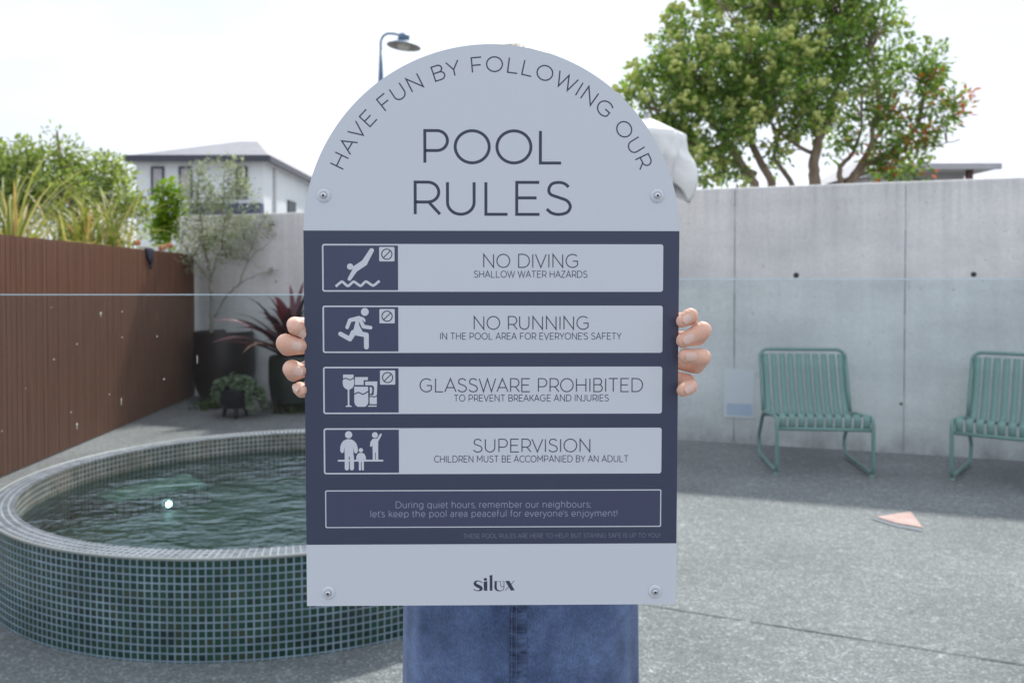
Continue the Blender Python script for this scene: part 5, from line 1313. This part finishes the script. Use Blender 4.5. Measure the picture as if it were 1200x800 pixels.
# denim skirt
def denim():
    m, t, b = newmat('denim'); nn = t.nodes.new; lk = t.links.new
    uv = nn('ShaderNodeUVMap'); uv.uv_map = 'UVMap'; tcn = nn('ShaderNodeTexCoord')
    def noise(src, sc, st, det):
        mpn = nn('ShaderNodeMapping'); mpn.inputs['Scale'].default_value = st; lk(src, mpn.inputs[0]); q = nn('ShaderNodeTexNoise'); q.inputs['Scale'].default_value = sc; q.inputs['Detail'].default_value = det; q.inputs['Roughness'].default_value = .65; lk(mpn.outputs[0], q.inputs['Vector']); return q
    n1 = noise(tcn.outputs['Object'], 9, (1,1,.8), 5); n2 = noise(tcn.outputs['Object'], 480, (1,1,.6), 3); n3 = noise(tcn.outputs['Object'], 55, (1,1,1.5), 4)
    r = nn('ShaderNodeValToRGB'); e = r.color_ramp.elements
    e[0].position = .32; e[0].color = (.028,.052,.125,1); e[1].position = .72; e[1].color = (.112,.175,.330,1); lk(n1.outputs['Fac'], r.inputs['Fac'])
    cur = r
    for q, f, lo, hi in ((n2, .75, .72, 1.4), (n3, .55, .75, 1.3)):
        rr = nn('ShaderNodeValToRGB'); e = rr.color_ramp.elements; e[0].position = .35; e[0].color = (lo,)*3+(1,); e[1].position = .65; e[1].color = (hi,)*3+(1,); lk(q.outputs['Fac'], rr.inputs['Fac'])
        mmx = nn('ShaderNodeMixRGB'); mmx.blend_type = 'MULTIPLY'; mmx.inputs['Fac'].default_value = f; lk(cur.outputs[0], mmx.inputs[1]); lk(rr.outputs[0], mmx.inputs[2]); cur = mmx
    # worn pale bands down each side seam (u is 0..1 around, seams at .25/.75 of the front)
    sp = nn('ShaderNodeSeparateXYZ'); lk(uv.outputs[0], sp.inputs[0])
    wv = nn('ShaderNodeValToRGB'); e = wv.color_ramp.elements; e[0].position = 0; e[0].color = (0,0,0,1); e[1].position = 1; e[1].color = (0,0,0,1)
    for pz, vl in ((.325,0),(.345,.75),(.365,0),(.632,0),(.655,.65),(.675,0)):
        k = e.new(pz); k.color = (vl,)*3+(1,)
    lk(sp.outputs[0], wv.inputs['Fac'])
    mw = nn('ShaderNodeMixRGB'); mw.inputs[2].default_value = (.17,.25,.42,1); mu = nn('ShaderNodeMath'); mu.operation = 'MULTIPLY'; lk(wv.outputs[0], mu.inputs[0]); lk(n3.outputs['Fac'], mu.inputs[1])
    lk(mu.outputs[0], mw.inputs[0]); lk(cur.outputs[0], mw.inputs[1]); lk(mw.outputs[0], b.inputs['Base Color'])
    b.inputs['Roughness'].default_value = .85; b.inputs['Sheen Weight'].default_value = .15
    bp = nn('ShaderNodeBump'); bp.inputs['Strength'].default_value = .35; bp.inputs['Distance'].default_value = .001; lk(n2.outputs['Fac'], bp.inputs['Height']); lk(bp.outputs[0], b.inputs['Normal'])
    return m
M_denim = denim(); M_thread = mat('pale_thread', (.15,.20,.30), .8, (.25,.30,.40), 300); M_denimd = mat('denim_seam', (.018,.032,.08), .85, (.09,.14,.27), 70, 3, (.6,.6,2.2), .4, 200)
q = MB(); na, nz_ = 128, 40; SX, SY = .0125, 1.205
def skirt(u, v):
    th = 2*math.pi*u - math.pi/2 - math.pi       # u=.5 is the front centre
    z = .955-.56*v
    a_ = .135+.030*min(1, v*4)+.010*v; b_ = .100+.022*min(1, v*4)+.018*v
    f = 1+.014*math.sin(5*th+2*v)*v+.008*math.sin(11*th-3*v)*(.3+v)+.004*math.sin(23*th+6*v)
    ca, sa = math.cos(th), math.sin(th); e_ = .85
    return Vector((SX+a_*f*math.copysign(abs(ca)**e_, ca), SY+b_*f*math.copysign(abs(sa)**e_, sa)+.004*math.sin(9*v+3*ca), z+.004*math.sin(3*th)*v))
vv = [skirt(i/na, j/nz_) for j in range(nz_+1) for i in range(na)]
q.add(vv, [(j*na+i, (j+1)*na+i, (j+1)*na+(i+1)%na, j*na+(i+1)%na) for j in range(nz_) for i in range(na)],
      uvs=[((i/na,j/nz_),(i/na,(j+1)/nz_),((i+1)/na,(j+1)/nz_),((i+1)/na,j/nz_)) for j in range(nz_) for i in range(na)])
SK = q.build('denim_skirt', M_denim, PER, smooth=True); so = SK.modifiers.new('t', 'SOLIDIFY'); so.thickness = .0022; so.offset = -1
def strip(u0, u1, off_, name, m, v0=.05, v1=.99, dash=False):
    q = MB(); n_ = 90 if not dash else 150; vv = []; ff = []
    for j in range(n_+1):
        v = v0+(v1-v0)*j/n_
        for u in (u0, (u0+u1)/2, u1):
            p = skirt(u, v); nrm_ = Vector((p.x-SX, (p.y-SY)*1.4, 0)).normalized(); k = off_*(1.0 if u not in (u0,u1) else .35); vv.append(p+nrm_*(k+.0004*math.sin(j*2.1)))
    for j in range(n_):
        if dash and j % 3 == 2: continue
        a = 3*j; ff += [(a,a+1,a+4,a+3),(a+1,a+2,a+5,a+4)]
    q.add(vv, ff); return q.build(name, m, SK, smooth=True)
uc = .5-.003
strip(uc-.0065, uc+.0065, .0028, 'front_seam', M_denimd)
strip(uc-.0048, uc-.0043, .0038, 'stitching', M_thread); strip(uc-.0010, uc-.0005, .0040, 'stitching', M_thread)
